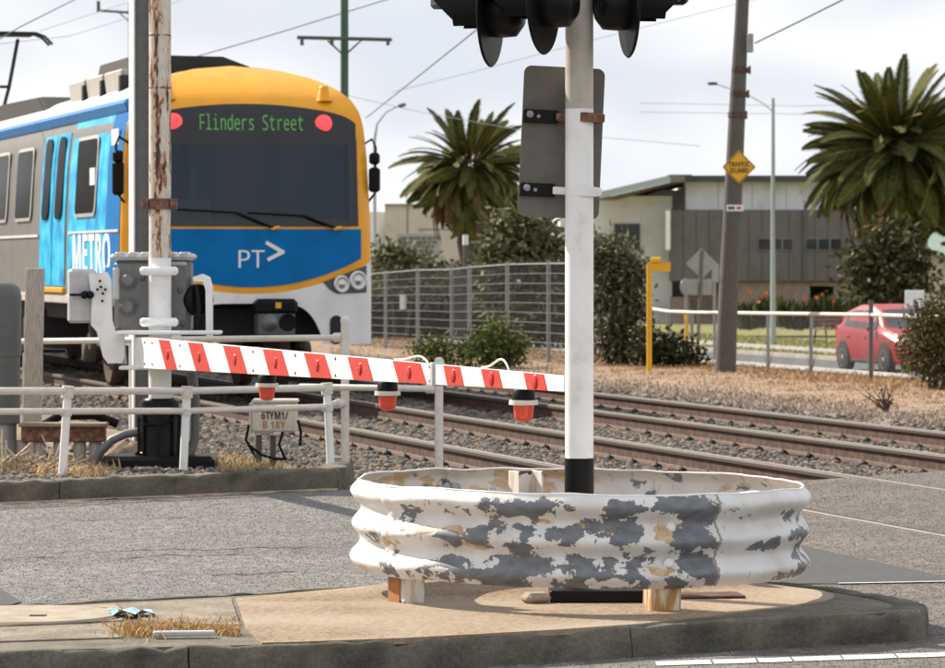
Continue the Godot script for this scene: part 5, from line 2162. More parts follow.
func build_overhead() -> void:
	for e in [[344.5, 8.5, 78.0, -30.0, 90.0, "green timber catenary mast with a crossarm rising behind the yellow train nose", 297.0, 392.0, 38.5], [131.0, 5.5, 118.0, 2.0, 120.0, "slender far green catenary mast behind the train roof", 98.0, 131.0, 11.5]]:
		var d: float = e[2]
		var base := at(e[0], 300, d)
		base.y = -0.2
		var t := thing("catenary_mast", e[5], "mast", base)
		var top := at(e[0], e[3], d) - base
		var g := Geo.new()
		g.tube([Vector3(0, 0, 0), top * 0.5, top], [e[1] * d / F * 0.6, e[1] * d / F * 0.5, e[1] * d / F * 0.48], 10)
		part(t, "pole", g, M.green_mast)
		var a := at(e[6], e[8] - 1.0, d - 0.3) - base
		var b := at(e[7], e[8] + 1.2, d - 0.3) - base
		g = Geo.new()
		var mid := (a + b) * 0.5
		g.box(mid, Vector3(a.distance_to(b), 0.075, 0.09), .01, Basis(Vector3.BACK, atan2(b.y - a.y, b.x - a.x)))
		part(t, "crossarm", g, M.green_mast if e[0] < 200.0 else M.timber)
		g = Geo.new()
		var k := (a.x * 0.25 + 0.0)
		g.tube([Vector3(-.35, mid.y - .03, .1), Vector3(0, mid.y - .35, .1)], .02, 5)
		g.tube([Vector3(.35, mid.y - .03, .1), Vector3(0, mid.y - .35, .1)], .02, 5)
		part(t, "brace", g, M.green_mast)
		if e[0] > 200.0:
			for px in [302.0, 332.0, 388.0]:
				var p := at(px, 43, d - 0.3) - base
				g = Geo.new()
				g.lathe(p, PackedVector2Array([Vector2(0, .09), Vector2(.025, .08), Vector2(.05, .03), Vector2(.03, .01), Vector2(.05, -.03), Vector2(0, -.06)]), 10)
				part(t, "insulator", g, M.dull_galv)
		else:
			g = Geo.new()
			g.tube([at(98.5, 12, d - 0.3) - base, at(98.5, 1, d - 0.3) - base], .06, 6)
			part(t, "arm_post", g, M.green_mast)
	wire([at(-40, 62, 52), at(20, 27, 60), at(90, -8, 68)], .010, "dark wire crossing above the raised pantograph")
	wire([at(40, 31, 70), at(135, 0, 78)], .007, "thin wire rising from the pantograph to the far mast", M.pale_wire)
	wire([at(-20, 46, 70), at(70, 36, 78), at(140, 14, 84), at(200, -6, 90)], .008, "contact wire above the blue train roof", M.pale_wire)
	wire([at(195, 57, 76), at(270, 35.5, 77.5), at(330, 17, 78), at(392, -2, 79)], .011, "wire passing in front of the green mast above its crossarm")
	wire([at(366, 118, 86), at(420, 75, 72), at(480, 27, 60), at(540, -14, 50)], .012, "wire slanting up from the train nose to the black lamp discs")
	wire([at(392, 92, 110), at(480, 70, 110), at(600, 38, 110), at(760, -2, 110)], .010, "pale wire rising past the grey sign plate", M.pale_wire)
	wire([at(640, 103, 150), at(800, 106, 150), at(960, 102, 150)], .012, "upper pale wire running level behind the date palms", M.pale_wire)
	wire([at(640, 112, 150), at(800, 114, 150), at(960, 111, 150)], .012, "lower pale wire running level behind the date palms", M.pale_wire)
	wire([at(200, 62, 100), at(420, 112, 100), at(520, 130, 100), at(700, 146, 100)], .008, "thin wire sagging across the sky behind the palm crown", M.pale_wire)
	wire([at(755, 43, 59), at(800, 21, 56), at(850, -4, 52)], .013, "cable leading up from the bracket on the timber pole")

# ------------------------------------------------------------------ fences
func build_fences() -> void:
	# tall welded mesh fence behind the tracks
	var px := [353.0, 385.6, 417.8, 451.9, 469.5, 507.4, 548.6, 590.0]
	var py := [273.0, 270.5, 267.6, 266.8, 264.5, 261.5, 260.5, 260.0]
	var q := 18.6
	var t := thing("mesh_fence", "tall grey welded mesh fence in front of the palm and shrubs", "fence", qpx(q, 470, -0.1))
	var tops := []
	var bots := []
	for i in px.size():
		var b := qpx(q, px[i], -0.15)
		var tp := at(px[i], py[i], -b.z)
		tops.append(tp); bots.append(b)
		var g := Geo.new()
		g.tube([b - t.position - Vector3(0, .1, 0), tp - t.position], .035, 8)
		part(t, "post", g, M.galv)
	for r in 11:
		var g := Geo.new()
		var pts := []
		for i in px.size():
			var tp: Vector3 = tops[i]
			pts.append(tp.lerp(bots[i], 0.03 + r * 0.094) - t.position + Vector3(0, 0, .03))
		g.tube(pts, .012 if r == 0 else .006, 5)
		part(t, "rail", g, M.galv if r == 0 else M.mech_grey)
	var mg := Geo.new()
	for i in px.size() - 1:
		for k in 30:
			var f := k / 30.0
			var a: Vector3 = tops[i].lerp(tops[i + 1], f) - t.position
			var b: Vector3 = bots[i].lerp(bots[i + 1], f) - t.position
			var s := Vector3(.0035, 0, 0)
			mg.quad(a - s, a + s, b + s, b - s)
	part(t, "mesh_wires", mg, M.mech_grey).set_meta("kind", "stuff")
	var ng := Geo.new()
	var np := at(403, 302, -qpx(q, 403).z - 0.1)
	ng.box(np, Vector3(.13, .30, .01), .0)
	solo("fence_notice", "small white notice on the mesh fence", "notice", ng, M.white_print, np)
	# low rail fence at the verge on the right
	q = 20.9
	var fp := [652.0, 668.0, 692.0, 768.0, 811.0, 871.0, 960.0]
	var ft := [309.0, 311.5, 312.5, 313.5, 314.0, 315.0, 317.5]
	t = thing("rail_fence", "low pipe and chain-link fence along the dry grass verge", "fence", qpx(q, 768, -0.15))
	var tp2 := []
	for i in fp.size():
		var b := qpx(q, fp[i], -0.16)
		var tp := at(fp[i], ft[i], -b.z)
		tp2.append(tp)
		var g := Geo.new()
		var ext := 0.22 if i == 5 else 0.0
		var lean := 0.05 if i == 1 else 0.0
		g.tube([b - t.position - Vector3(-lean, .1, 0), tp - t.position + Vector3(0, ext, 0)], .036 if i == 5 else .028, 8)
		part(t, "post", g, M.steel_grey if i == 5 else M.galv)
	var g := Geo.new()
	var pts := []
	for p: Vector3 in tp2:
		pts.append(p - t.position)
	g.tube(pts, .03, 8)
	part(t, "top_rail", g, M.pipe_paint)
	g = Geo.new()
	for i in fp.size() - 1:
		var a0: Vector3 = tp2[i]
		var a1: Vector3 = tp2[i + 1]
		var n := int(a0.distance_to(a1) / 0.11)
		for k in n:
			var f0 := float(k) / n
			for sg: float in [-1.0, 1.0]:
				var f1 := clampf(f0 + sg * 1.0 / maxf(a0.distance_to(a1), 1.0) * 0.9, 0, 1)
				var A := a0.lerp(a1, f0) - t.position
				var B := a0.lerp(a1, f1) - t.position - Vector3(0, 0.95, 0)
				g.quad(A - Vector3(.0022, 0, 0), A + Vector3(.0022, 0, 0), B + Vector3(.0022, 0, 0), B - Vector3(.0022, 0, 0))
	part(t, "chain_link", g, M.galv).set_meta("kind", "stuff")

# ------------------------------------------------------------------ buildings
# box given by pixel edges at a distance
func pbox(g: Geo, x0: float, x1: float, y0: float, y1: float, d: float, depth: float, off: Vector3, bev := 0.0) -> void:
	var a := at(x0, y1, d)
	var b := at(x1, y0, d)
	g.box(Vector3((a.x + b.x) * 0.5, (a.y + b.y) * 0.5, -d - depth * 0.5) - off, Vector3(b.x - a.x, b.y - a.y, depth), bev)

func window_px(t: Node3D, x0: float, x1: float, y0: float, y1: float, d: float, panes: int) -> void:
	var g := Geo.new()
	pbox(g, x0, x1, y0, y1, d - 0.06, 0.12, t.position)
	var w := part(t, "window", g, M.window_frame)
	for i in panes:
		var s := (x1 - x0) / panes
		g = Geo.new()
		pbox(g, x0 + s * i + 0.8, x0 + s * (i + 1) - 0.8, y0 + 0.9, y1 - 0.9, d - 0.075, 0.05, t.position)
		part(w, "pane", g, M.house_window)

func build_buildings() -> void:
	var d := 150.0
	var gy := 324.0   # ground line at that distance
	var base := at(760, gy, d)
	var t := thing("two_storey_building", "two-storey building with dark brown metal cladding and pale upper walls", "building", base)
	var g := Geo.new()
	pbox(g, 686, 905, 181, 282, d + 1.2, 10.0, base)
	part(t, "upper_wall", g, M.cladding_light)
	g = Geo.new()
	for px in [718.0, 752.0, 786.0, 822.0]:
		pbox(g, px, px + 0.6, 182, 210, d + 1.19, 0.05, base)
	part(t, "joint_strips", g, M.sign_grey)
	g = Geo.new()
	pbox(g, 560, 672, 196, 330, d + 2.0, 9.0, base)
	part(t, "side_wing", g, M.render_white)
	g = Geo.new()
	pbox(g, 648, 689, 190, 330, d + 3.4, 7.0, base)
	part(t, "link_wall", g, M.cladding_light)
	# roofs
	g = Geo.new()
	pbox(g, 689, 910, 175.5, 181.5, d + 0.6, 12.0, base)
	part(t, "roof", g, M.fascia_dark)
	var e0 := at(594, 194, d - 0.6)
	var e1 := at(670, 176, d - 0.6)
	g = Geo.new()
	var ang := atan2(e1.y - e0.y, e1.x - e0.x)
	var ln := e0.distance_to(e1)
	g.box((e0 + e1) * 0.5 - base + Vector3(0, -.10, -.1), Vector3(ln, .26, .2), .0, Basis(Vector3.BACK, ang))
	part(t, "eave_fascia", g, M.fascia_green)
	g = Geo.new()
	var e2 := at(690, 176, d + 0.6)
	g.quad(e0 - base + Vector3(0, -.25, -.05), e1 - base + Vector3(0, -.25, -.05), at(700, 181, d + 4.5) - base, at(640, 200, d + 4.5) - base)
	g.quad(e0 - base + Vector3(0, .02, -.05), e1 - base + Vector3(0, .02, -.05), at(700, 176, d + 8.0) - base, at(594, 192, d + 8.0) - base)
	g.quad(e1 - base + Vector3(0, .02, -.05), e1 - base + Vector3(0, -.25, -.05), e2 - base + Vector3(0, -.25, 0), e2 - base + Vector3(0, .02, 0))
	part(t, "eave_soffit", g, M.soffit)
	g = Geo.new()
	pbox(g, 669, 692, 174.6, 181.0, d + 0.3, 1.2, base)
	part(t, "roof_edge", g, M.fascia_dark)
	# standing-seam panels, each a piece
	var x := 670.5
	while x < 906.0:
		g = Geo.new()
		var w := 13.2 + sin(x) * 0.3
		pbox(g, x, x + w - 0.45, 210.5, 281, d - 0.02 + (0.015 if int(x) % 2 == 0 else 0.0), 1.2, base)
		part(t, "cladding_panel", g, M.cladding)
		x += w
	g = Geo.new()
	pbox(g, 671, 906, 209.8, 281.2, d + 0.05, 1.1, base)
	part(t, "cladding_core", g, M.fascia_dark)
	g = Geo.new()
	pbox(g, 736, 810, 281.3, 330, d + 0.2, 6.0, base)
	pbox(g, 834, 906, 281.3, 330, d + 0.2, 6.0, base)
	pbox(g, 810, 834, 281.3, 286, d + 0.2, 6.0, base)
	pbox(g, 672, 690, 297, 330, d + 0.6, 6.0, base)
	pbox(g, 690, 736, 281.3, 330, d + 1.2, 6.0, base)
	part(t, "brick_base", g, M.brick_tan)
	g = Geo.new()
	pbox(g, 809, 835, 284, 330, d + 2.5, 3.0, base)
	pbox(g, 640, 692, 279, 330, d + 2.2, 3.0, base)
	part(t, "dark_entrance", g, M.fascia_dark)
	window_px(t, 757.5, 771, 238, 250.5, d, 1)
	window_px(t, 771.5, 793, 238, 250.5, d, 2)
	window_px(t, 805.5, 842, 238, 250.5, d, 3)
	window_px(t, 614, 640, 223.5, 252, d + 2.0, 2)
	window_px(t, 653.5, 664.5, 223.5, 250, d + 3.4, 1)
	g = Geo.new()
	pbox(g, 666, 670.3, 210.5, 250, d - 0.6, 0.6, base)
	part(t, "white_blade", g, M.white_paint)
	for px in [804.5]:
		g = Geo.new()
		pbox(g, px - .5, px + .5, 200, 282, d - 0.12, 0.1, base)
		part(t, "downpipe", g, M.cladding)
	# pale hall behind the first palm with a large notice board
	d = 185.0
	base = at(430, 310, d)
	t = thing("pale_hall", "plain cream hall standing behind the smaller palm", "building", base)
	g = Geo.new()
	pbox(g, 385, 520, 205, 330, d, 14.0, base)
	part(t, "main_wall", g, M.render_cream)
	g = Geo.new()
	pbox(g, 340, 385, 212, 330, d + 1.0, 10.0, base)
	part(t, "side_wall", g, M.render_white)
	g = Geo.new()
	pbox(g, 340, 522, 263, 266, d - 0.3, 0.3, base)
	pbox(g, 384.5, 521, 203.8, 205.4, d - 0.1, 14.0, base)
	part(t, "coping", g, M.brick_tan)
	g = Geo.new()
	pbox(g, 407, 408, 206, 264, d - 0.04, 0.1, base)
	pbox(g, 418, 480, 229, 229.8, d - 0.04, 0.1, base)
	part(t, "wall_joint", g, M.dull_galv)
	base = at(420, 262, d - 30.0)
	t = thing("notice_board", "grey notice board with rows of dark lettering before the cream hall", "sign", Vector3(base.x, -0.8, base.z))
	g = Geo.new()
	pbox(g, 397, 441, 234, 263, d - 30.0, 0.1, t.position)
	part(t, "board", g, M.sign_grey)
	for k in 5:
		var px := 401.0 + (0.0 if k % 2 == 0 else 3.0)
		rng.seed = 90 + k
		while px < 437.0 - k * 1.5:
			var ww := rng.randf_range(2.0, 6.0)
			g = Geo.new()
			pbox(g, px, px + ww, 237.0 + k * 4.2, 239.2 + k * 4.2, d - 30.05, 0.05, t.position)
			part(t, "lettering", g, M.cladding)
			px += ww + rng.randf_range(1.0, 2.0)
	for px in [402.0, 436.0]:
		g = Geo.new()
		pbox(g, px - .8, px + .8, 262, 320, d - 29.9, 0.06, t.position)
		part(t, "post", g, M.galv)
	# cottage at the right edge
	d = 128.0
	base = at(950, 322, d)
	t = thing("cottage", "pink rendered cottage with a pale green metal roof behind the large palm", "building", base)
	g = Geo.new()
	pbox(g, 920, 1040, 262, 330, d, 8.0, base)
	part(t, "wall", g, M.render_cream)
	g = Geo.new()
	g.quad(at(917, 243, d - .4) - base, at(1045, 300, d - .4) - base, at(1045, 240, d + 5) - base, at(930, 225, d + 5) - base)
	g.quad(at(917, 243, d - .4) - base, at(1045, 300, d - .4) - base, at(1045, 303, d - .4) - base, at(917, 246, d - .4) - base)
	g.prism(PackedVector2Array([Vector2(at(920, 0, d).x, at(0, 245, d).y), Vector2(at(1040, 0, d).x, at(0, 299, d).y), Vector2(at(1040, 0, d).x, at(0, 330, d).y), Vector2(at(920, 0, d).x, at(0, 330, d).y)]), -.2, .02, Vector3(0, 0, -d) - base)
	part(t, "roof", g, M.green_roof)
	g = Geo.new()
	pbox(g, 920.5, 1040, 262, 330, d - .06, .1, base)
	g.prism(PackedVector2Array([Vector2(at(921, 0, d).x, at(0, 250, d).y), Vector2(at(945, 0, d).x, at(0, 262, d).y), Vector2(at(921, 0, d).x, at(0, 262, d).y)]), 0, .05, Vector3(0, 0, -d + .02) - base)
	part(t, "gable", g, M.render_cream)
	window_px(t, 940, 956, 287, 300, d - .06, 2)

# ------------------------------------------------------------------ street furniture and the car
func build_street() -> void:
	# leaning timber utility pole
	var d := 59.5
	var b := at(726, 367, d)
	b.y = -0.2
	var t := thing("utility_pole", "leaning grey timber utility pole carrying the yellow diamond sign", "pole", b)
	var k := d / F
	var g := Geo.new()
	var pts := []
	var rr := []
	for e in [[725, 375, 22.0], [726.5, 340, 20.5], [729, 280, 19.5], [733, 200, 18.5], [737, 110, 16.5], [741, 30, 14.0], [745, -60, 12.5]]:
		pts.append(at(e[0], e[1], d) - b)
		rr.append(e[2] * k * 0.5)
	g.tube(pts, rr, 14, true, 0.02)
	part(t, "pole", g, M.timber)
	g = Geo.new()
	g.box(at(750, 43, d - .2) - b, Vector3(.10, .30, .12), .01)
	part(t, "cable_bracket", g, M.galv)
	for e in [[740.5, 70], [739, 94], [737, 115]]:
		g = Geo.new()
		g.lathe(at(e[0], e[1], d) - b, PackedVector2Array([Vector2(.138, -.04), Vector2(.15, -.04), Vector2(.15, .04), Vector2(.138, .04)]), 14, Basis(Vector3.FORWARD, 0.05), true)
		g.box(at(e[0] + 9, e[1], d) - b, Vector3(.04, .13, .05), .005)
		part(t, "band", g, M.rail)
	# yellow diamond sign
	var sd := d - 0.22
	var sc := at(739, 167, sd)
	var s := thing("warning_sign", "yellow diamond traffic island sign fixed to the timber pole", "sign", sc)
	g = Geo.new()
	var rd := PackedVector2Array()
	for p in round_rect(.385, .385, .03):
		rd.append(p.rotated(PI / 4))
	g.prism(rd, -.006, 0.0, Vector3.ZERO)
	part(s, "plate", g, M.sign_yellow)
	g = Geo.new()
	var o := round_rect(.365, .365, .026)
	var i0 := round_rect(.345, .345, .022)
	for i in o.size():
		var j := (i + 1) % o.size()
		var A := o[i].rotated(PI / 4); var B := o[j].rotated(PI / 4); var C := i0[j].rotated(PI / 4); var D := i0[i].rotated(PI / 4)
		g.quad(Vector3(A.x, A.y, .002), Vector3(B.x, B.y, .002), Vector3(C.x, C.y, .002), Vector3(D.x, D.y, .002))
	part(s, "border", g, M.black_print)
	words(s, "lettering", "TRAFFIC", M.black_print, Vector3(0, .045, .002), Vector3.RIGHT, Vector3.UP, .34, .075)
	words(s, "lettering", "ISLAND", M.black_print, Vector3(0, -.055, .002), Vector3.RIGHT, Vector3.UP, .29, .075)
	sc = at(735, 208, sd)
	s = thing("pole_plate", "small white plate with red print below the yellow diamond", "sign", sc)
	g = Geo.new()
	g.box(Vector3.ZERO, Vector3(.27, .10, .006))
	part(s, "plate", g, M.white_print)
	g = Geo.new()
	g.box(Vector3(-.06, 0, .005), Vector3(.11, .05, .004))
	part(s, "dark_print", g, M.cladding)
	g = Geo.new()
	g.box(Vector3(.06, 0, .005), Vector3(.07, .04, .004))
	part(s, "red_print", g, M.red_print)
	# signs seen from behind, standing along the street
	d = 78.0
	b = at(699, 345, d); b.y = -0.8
	s = thing("diamond_sign", "grey back of a diamond sign above a rectangular plate on a leaning post", "sign", b, 0, "street signs seen from behind")
	g = Geo.new()
	g.tube([Vector3(-.06, 0, 0), at(702, 250, d) - b], .035, 8)
	part(s, "post", g, M.dull_galv)
	g = Geo.new()
	var dm := PackedVector2Array()
	for p in round_rect(.47, .47, .03):
		dm.append(p.rotated(PI / 4))
	g.prism(dm, -.02, -.012, at(701.5, 263.5, d) - b)
	part(s, "diamond_plate", g, M.sign_grey)
	g = Geo.new()
	pbox(g, 688.5, 712, 279, 295, d + .04, .01, b)
	part(s, "lower_plate", g, M.sign_grey)
	for e in [[686.0, 287.0, "round", "small round sign back beside the diamond sign"], [714.5, 273.0, "narrow", "narrow sign back edge-on beside the timber pole"]]:
		b = at(e[0], 345, d + 4); b.y = -0.8
		s = thing("round_sign" if e[2] == "round" else "narrow_sign", e[3], "sign", b, 0, "street signs seen from behind")
		g = Geo.new()
		g.tube([Vector3.ZERO, Vector3(0, at(0, e[1] - 4, d + 4).y - b.y, 0)], .032, 8)
		part(s, "post", g, M.galv)
		g = Geo.new()
		if e[2] == "round":
			g.lathe(at(e[0], e[1], d + 3.9) - b, PackedVector2Array([Vector2(0, .01), Vector2(.19, .01), Vector2(.19, -.01), Vector2(0, -.01)]), 24, Basis(Vector3.UP, 0.8) * Basis(Vector3.RIGHT, PI * 0.5))
		else:
			g.prism(round_rect(.30, .42, .05), -.01, .0, at(e[0] + 1, e[1], d + 3.9) - b, Basis(Vector3.UP, 1.0))
		part(s, "plate", g, M.galv)
	# yellow post with a finger sign, and a yellow stub
	d = 59.5
	b = at(649, 340, d); b.y = -0.2
	s = thing("finger_post", "yellow finger sign on a yellow post at the end of the shrubs", "sign", b)
	g = Geo.new()
	var fx := at(649.2, 0, d).x - b.x
	g.tube([Vector3(fx, 0, 0), Vector3(fx, at(0, 264, d).y - b.y, 0)], .042, 8)
	part(s, "post", g, M.sign_yellow)
	g = Geo.new()
	pbox(g, 650, 670.5, 262, 271.5, d - .02, .04, b)
	part(s, "finger", g, M.sign_yellow)
	g = Geo.new()
	g.tube([at(651, 260.5, d) - b, at(660.5, 260.5, d) - b], .055, 10)
	part(s, "lamp_tube", g, M.sign_yellow)
	b = at(686.5, 345, 72.0); b.y = -0.3
	g = Geo.new()
	g.tube([Vector3.ZERO + b, Vector3(0, at(0, 313, 72).y - b.y, 0) + b], .04, 8)
	g.lathe(Vector3(b.x, at(0, 313, 72).y, b.z), PackedVector2Array([Vector2(.042, -.02), Vector2(.042, .01), Vector2(0, .04)]), 10)
	solo("yellow_bollard", "short yellow post behind the low fence", "bollard", g, M.sign_yellow, b)
	# street lamps
	d = 112.0
	b = at(773, 335, d); b.y = -0.8
	s = thing("street_lamp", "tall slim grey street lamp with a long arm before the brown building", "lamp post", b, 0, "street lamps")
	g = Geo.new()
	g.tube([Vector3.ZERO, at(773, 98, d) - b], [.09, .05], 10)
	part(s, "pole", g, M.fascia_green)
	g = Geo.new()
	g.tube([at(773, 112, d) - b, at(764, 104, d) - b, at(750, 96, d) - b, at(716, 84, d) - b], .018, 6)
	part(s, "arm", g, M.pale_wire)
	g = Geo.new()
	g.box(at(712.5, 83.6, d) - b, Vector3(.30, .09, .16), .03)
	part(s, "lamp_head", g, M.fascia_dark)
	b = at(375, 320, 100.0); b.y = -0.6
	s = thing("street_lamp", "curved street lamp peeping out beside the train mirror", "lamp post", b, 0, "street lamps")
	g = Geo.new()
	g.tube([Vector3.ZERO, at(374.5, 140, 100) - b, at(377, 124, 100) - b, at(386, 112, 100) - b, at(398, 106, 100) - b], [.06, .045, .03, .025, .022], 8)
	part(s, "pole", g, M.pale_wire)
	g = Geo.new()
	g.box(at(402, 105.3, 100) - b, Vector3(.22, .10, .16), .03, Basis(Vector3.BACK, 0.25))
	part(s, "lamp_head", g, M.dull_galv)
	# grey pole in front of the small palm, white sign beside it
	b = at(465.5, 300, 90.0); b.y = -0.5
	s = thing("grey_post", "grey service post with a white band before the smaller palm trunk", "post", b)
	g = Geo.new()
	g.tube([Vector3.ZERO, Vector3(0, at(0, 234, 90).y - b.y, 0)], .055, 8)
	part(s, "pole", g, M.steel_grey)
	g = Geo.new()
	g.tube([Vector3(0, at(0, 245, 90).y - b.y, 0), Vector3(0, at(0, 235, 90).y - b.y, 0)], .068, 8)
	part(s, "white_band", g, M.white_paint)
	for e in [[485.5, 253.0, .48, .22, 140.0, "small pale green sign right of the smaller palm trunk"], [914.5, 299.0, .40, .36, 76.0, "white panel standing above the red car's bonnet"]]:
		b = at(e[0], 320, e[4]); b.y = -0.8
		s = thing("small_sign", e[5], "sign", b)
		g = Geo.new()
		g.box(at(e[0], e[1], e[4]) - b, Vector3(e[2], e[3], .03), .01)
		part(s, "panel", g, M.white_paint)
		g = Geo.new()
		g.tube([Vector3.ZERO, at(e[0], e[1], e[4]) - b], .03, 6)
		part(s, "post", g, M.galv)
	# park bench
	d = 112.0
	b = at(835, 345, d); b.y = -0.79
	s = thing("park_bench", "slatted timber bench on the grass behind the red car", "bench", b, TURN + 0.35)
	for i in 4:
		g = Geo.new()
		g.box(Vector3(0, .45, -.10 + i * .12), Vector3(1.5, .04, .10), .006)
		part(s, "seat_slat", g, M.bench_wood)
	for i in 3:
		g = Geo.new()
		g.box(Vector3(0, .60 + i * .13, -.22 - i * .03), Vector3(1.5, .10, .03), .006)
		part(s, "back_slat", g, M.bench_wood)
	for sx: float in [-1.0, 1.0]:
		g = Geo.new()
		g.tube([Vector3(sx * .6, 0, .32), Vector3(sx * .6, .44, .25), Vector3(sx * .6, .62, .2), Vector3(sx * .6, .62, -.2)], .025, 6)
		g.tube([Vector3(sx * .6, 0, -.3), Vector3(sx * .6, .44, -.18), Vector3(sx * .6, .92, -.31)], .025, 6)
		part(s, "leg", g, M.fascia_dark)
	build_car()

func car_half(z: float) -> float:
	return 0.845 * (1.0 - 0.10 * pow(absf(z) / 1.95, 4.0))
# roof line, belt line and lower body of a small hatchback, front at +z
func curve(xs: Array, ys: Array, x: float) -> float:
	for i in xs.size() - 1:
		if x <= xs[i + 1]:
			var t := clampf((x - xs[i]) / (xs[i + 1] - xs[i]), 0, 1)
			return lerpf(ys[i], ys[i + 1], t * t * (3.0 - 2.0 * t) * 0.5 + t * 0.5)
	return ys[ys.size() - 1]
func car_top(z: float) -> float:
	return curve([-1.92, -1.85, -1.5, -0.9, -0.1, 0.35, 1.05, 1.65, 1.90, 1.95], [0.60, 0.98, 1.36, 1.50, 1.52, 1.42, 1.00, 0.88, 0.72, 0.50], z)
func car_belt(z: float) -> float:
	return minf(curve([-1.92, -1.0, 1.0, 1.95], [1.02, 0.97, 0.90, 0.70], z), car_top(z))
func car_pt(z: float, j: int) -> Vector3:
	var w := car_half(z)
	var top := car_top(z)
	var belt := car_belt(z)
	var f := 0.0
	match j:
		0: return Vector3(w * 0.92, 0.20, z)
		1: return Vector3(w * 0.98, 0.32, z)
		2: return Vector3(w, 0.55, z)
		3: return Vector3(w * 0.99, lerpf(0.55, belt, 0.75), z)
		4: return Vector3(w * 0.955, belt, z)
		5: return Vector3(w * lerpf(0.955, 0.74, 0.5), lerpf(belt, top, 0.5), z)
		6: return Vector3(w * lerpf(0.955, 0.72, clampf((top - belt) / 0.5, 0, 1)), lerpf(belt, top, 0.90), z)
		7: return Vector3(w * lerpf(0.80, 0.58, clampf((top - belt) / 0.5, 0, 1)), lerpf(belt, top, 0.985), z)
	return Vector3(0, top, z)

func build_car() -> void:
	var t := thing("red_car", "red hatchback driving along the street behind the low fence", "car", Vector3(9.55, -0.785, -83.0), TURN)
	var g := Geo.new()
	for sx: float in [-1.0, 1.0]:
		var rows := []
		for i in 60:
			var z := lerpf(-1.93, 1.94, i / 59.0)
			var r := PackedVector3Array()
			for j in 9:
				var p := car_pt(z, j)
				r.append(Vector3(p.x * sx, p.y, z))
			rows.append(r)
		g.grid(rows)
		for e in [0, 59]:
			for j in 8:
				g.tri(Vector3(0, 0.3, rows[e][0].z), rows[e][j], rows[e][j + 1])
	part(t, "body", g, M.car_red)
	# glass laid on the body surface
	for sx: float in [-1.0, 1.0]:
		for wz in [[-1.30, -0.42], [-0.34, 0.62]]:
			g = Geo.new()
			var rows := []
			for i in 13:
				var z := lerpf(wz[0], wz[1], i / 12.0)
				var r := PackedVector3Array()
				for f: float in [0.06, 0.5, 0.84]:
					var a := car_pt(z, 4)
					var b := car_pt(z, 6)
					var p := a.lerp(b, f)
					r.append(Vector3(sx * (p.x + 0.012), p.y, z))
				rows.append(r)
			g.grid(rows)
			part(t, "side_window", g, M.car_glass)
		g = Geo.new()
		g.box(Vector3(sx * 0.93, 0.98, 0.62), Vector3(.16, .12, .10), .03)
		part(t, "wing_mirror", g, M.car_red)
		g = Geo.new()
		g.box(Vector3(sx * 0.60, 0.70, 1.80), Vector3(.34, .17, .22), .05, Basis(Vector3.UP, sx * 0.35))
		part(t, "headlight", g, M.lamp_chrome)
		g = Geo.new()
		g.box(Vector3(sx * .70, .88, -1.82), Vector3(.16, .26, .14), .03)
		part(t, "tail_light", g, M.red_reflector)
		for wz: float in [-1.25, 1.22]:
			g = Geo.new()
			g.lathe(Vector3(sx * .74, .305, wz), PackedVector2Array([Vector2(.20, .115), Vector2(.27, .115), Vector2(.305, .08), Vector2(.305, -.08), Vector2(.2, -.1), Vector2(0, -.1)]), 24, Basis(Vector3.BACK, -sx * PI * 0.5))
			var wh := part(t, "wheel", g, M.tyre)
			g = Geo.new()
			g.lathe(Vector3(sx * .74, .305, wz), PackedVector2Array([Vector2(.205, .10), Vector2(.20, .118), Vector2(.18, .10), Vector2(.06, .10), Vector2(.05, .12), Vector2(0, .12)]), 20, Basis(Vector3.BACK, -sx * PI * 0.5))
			part(wh, "rim", g, M.wheel_rim)
			g = Geo.new()
			g.lathe(Vector3(sx * .70, .33, wz), PackedVector2Array([Vector2(0, .152), Vector2(.355, .152), Vector2(.36, .10)]), 24, Basis(Vector3.BACK, -sx * PI * 0.5))
			part(t, "wheel_arch", g, M.tyre)
	g = Geo.new()
	var rows := []
	for i in 9:
		var z := lerpf(0.40, 1.00, i / 8.0)
		var r := PackedVector3Array()
		for k in 11:
			var f := lerpf(-1, 1, k / 10.0)
			var w := car_pt(z, 7).x * 1.06
			r.append(Vector3(f * w, car_top(z) + 0.012 - 0.02 * f * f, z + 0.012))
		rows.append(r)
	g.grid(rows)
	part(t, "windscreen", g, M.car_glass)
	# door seams, handles and sill trim
	for sx: float in [-1.0, 1.0]:
		for z0: float in [-0.40, 0.70, -1.30]:
			g = Geo.new()
			var pa := []
			for f: float in [0.0, 0.25, 0.5, 0.75, 1.0]:
				var a := car_pt(z0, 1).lerp(car_pt(z0, 3), f)
				if f == 1.0:
					a = car_pt(z0, 4)
				pa.append(Vector3(sx * (a.x + 0.001), a.y, z0))
			g.tube(pa, .006, 4)
			part(t, "door_seam", g, M.tyre)
		for z0: float in [-0.62, 0.42]:
			g = Geo.new()
			g.box(Vector3(sx * (car_half(z0) + 0.01), .78, z0 - .35), Vector3(.03, .03, .16), .008)
			part(t, "door_handle", g, M.car_red)
		g = Geo.new()
		g.box(Vector3(sx * .80, .24, 0), Vector3(.06, .08, 1.7), .02)
		part(t, "sill", g, M.tyre)
	g = Geo.new()
	g.box(Vector3(0, .40, 1.93), Vector3(1.0, .14, .05), .02)
	part(t, "grille", g, M.tyre)
	g = Geo.new()
	g.box(Vector3(0, .55, 1.955), Vector3(.40, .10, .02))
	part(t, "number_plate", g, M.white_print)

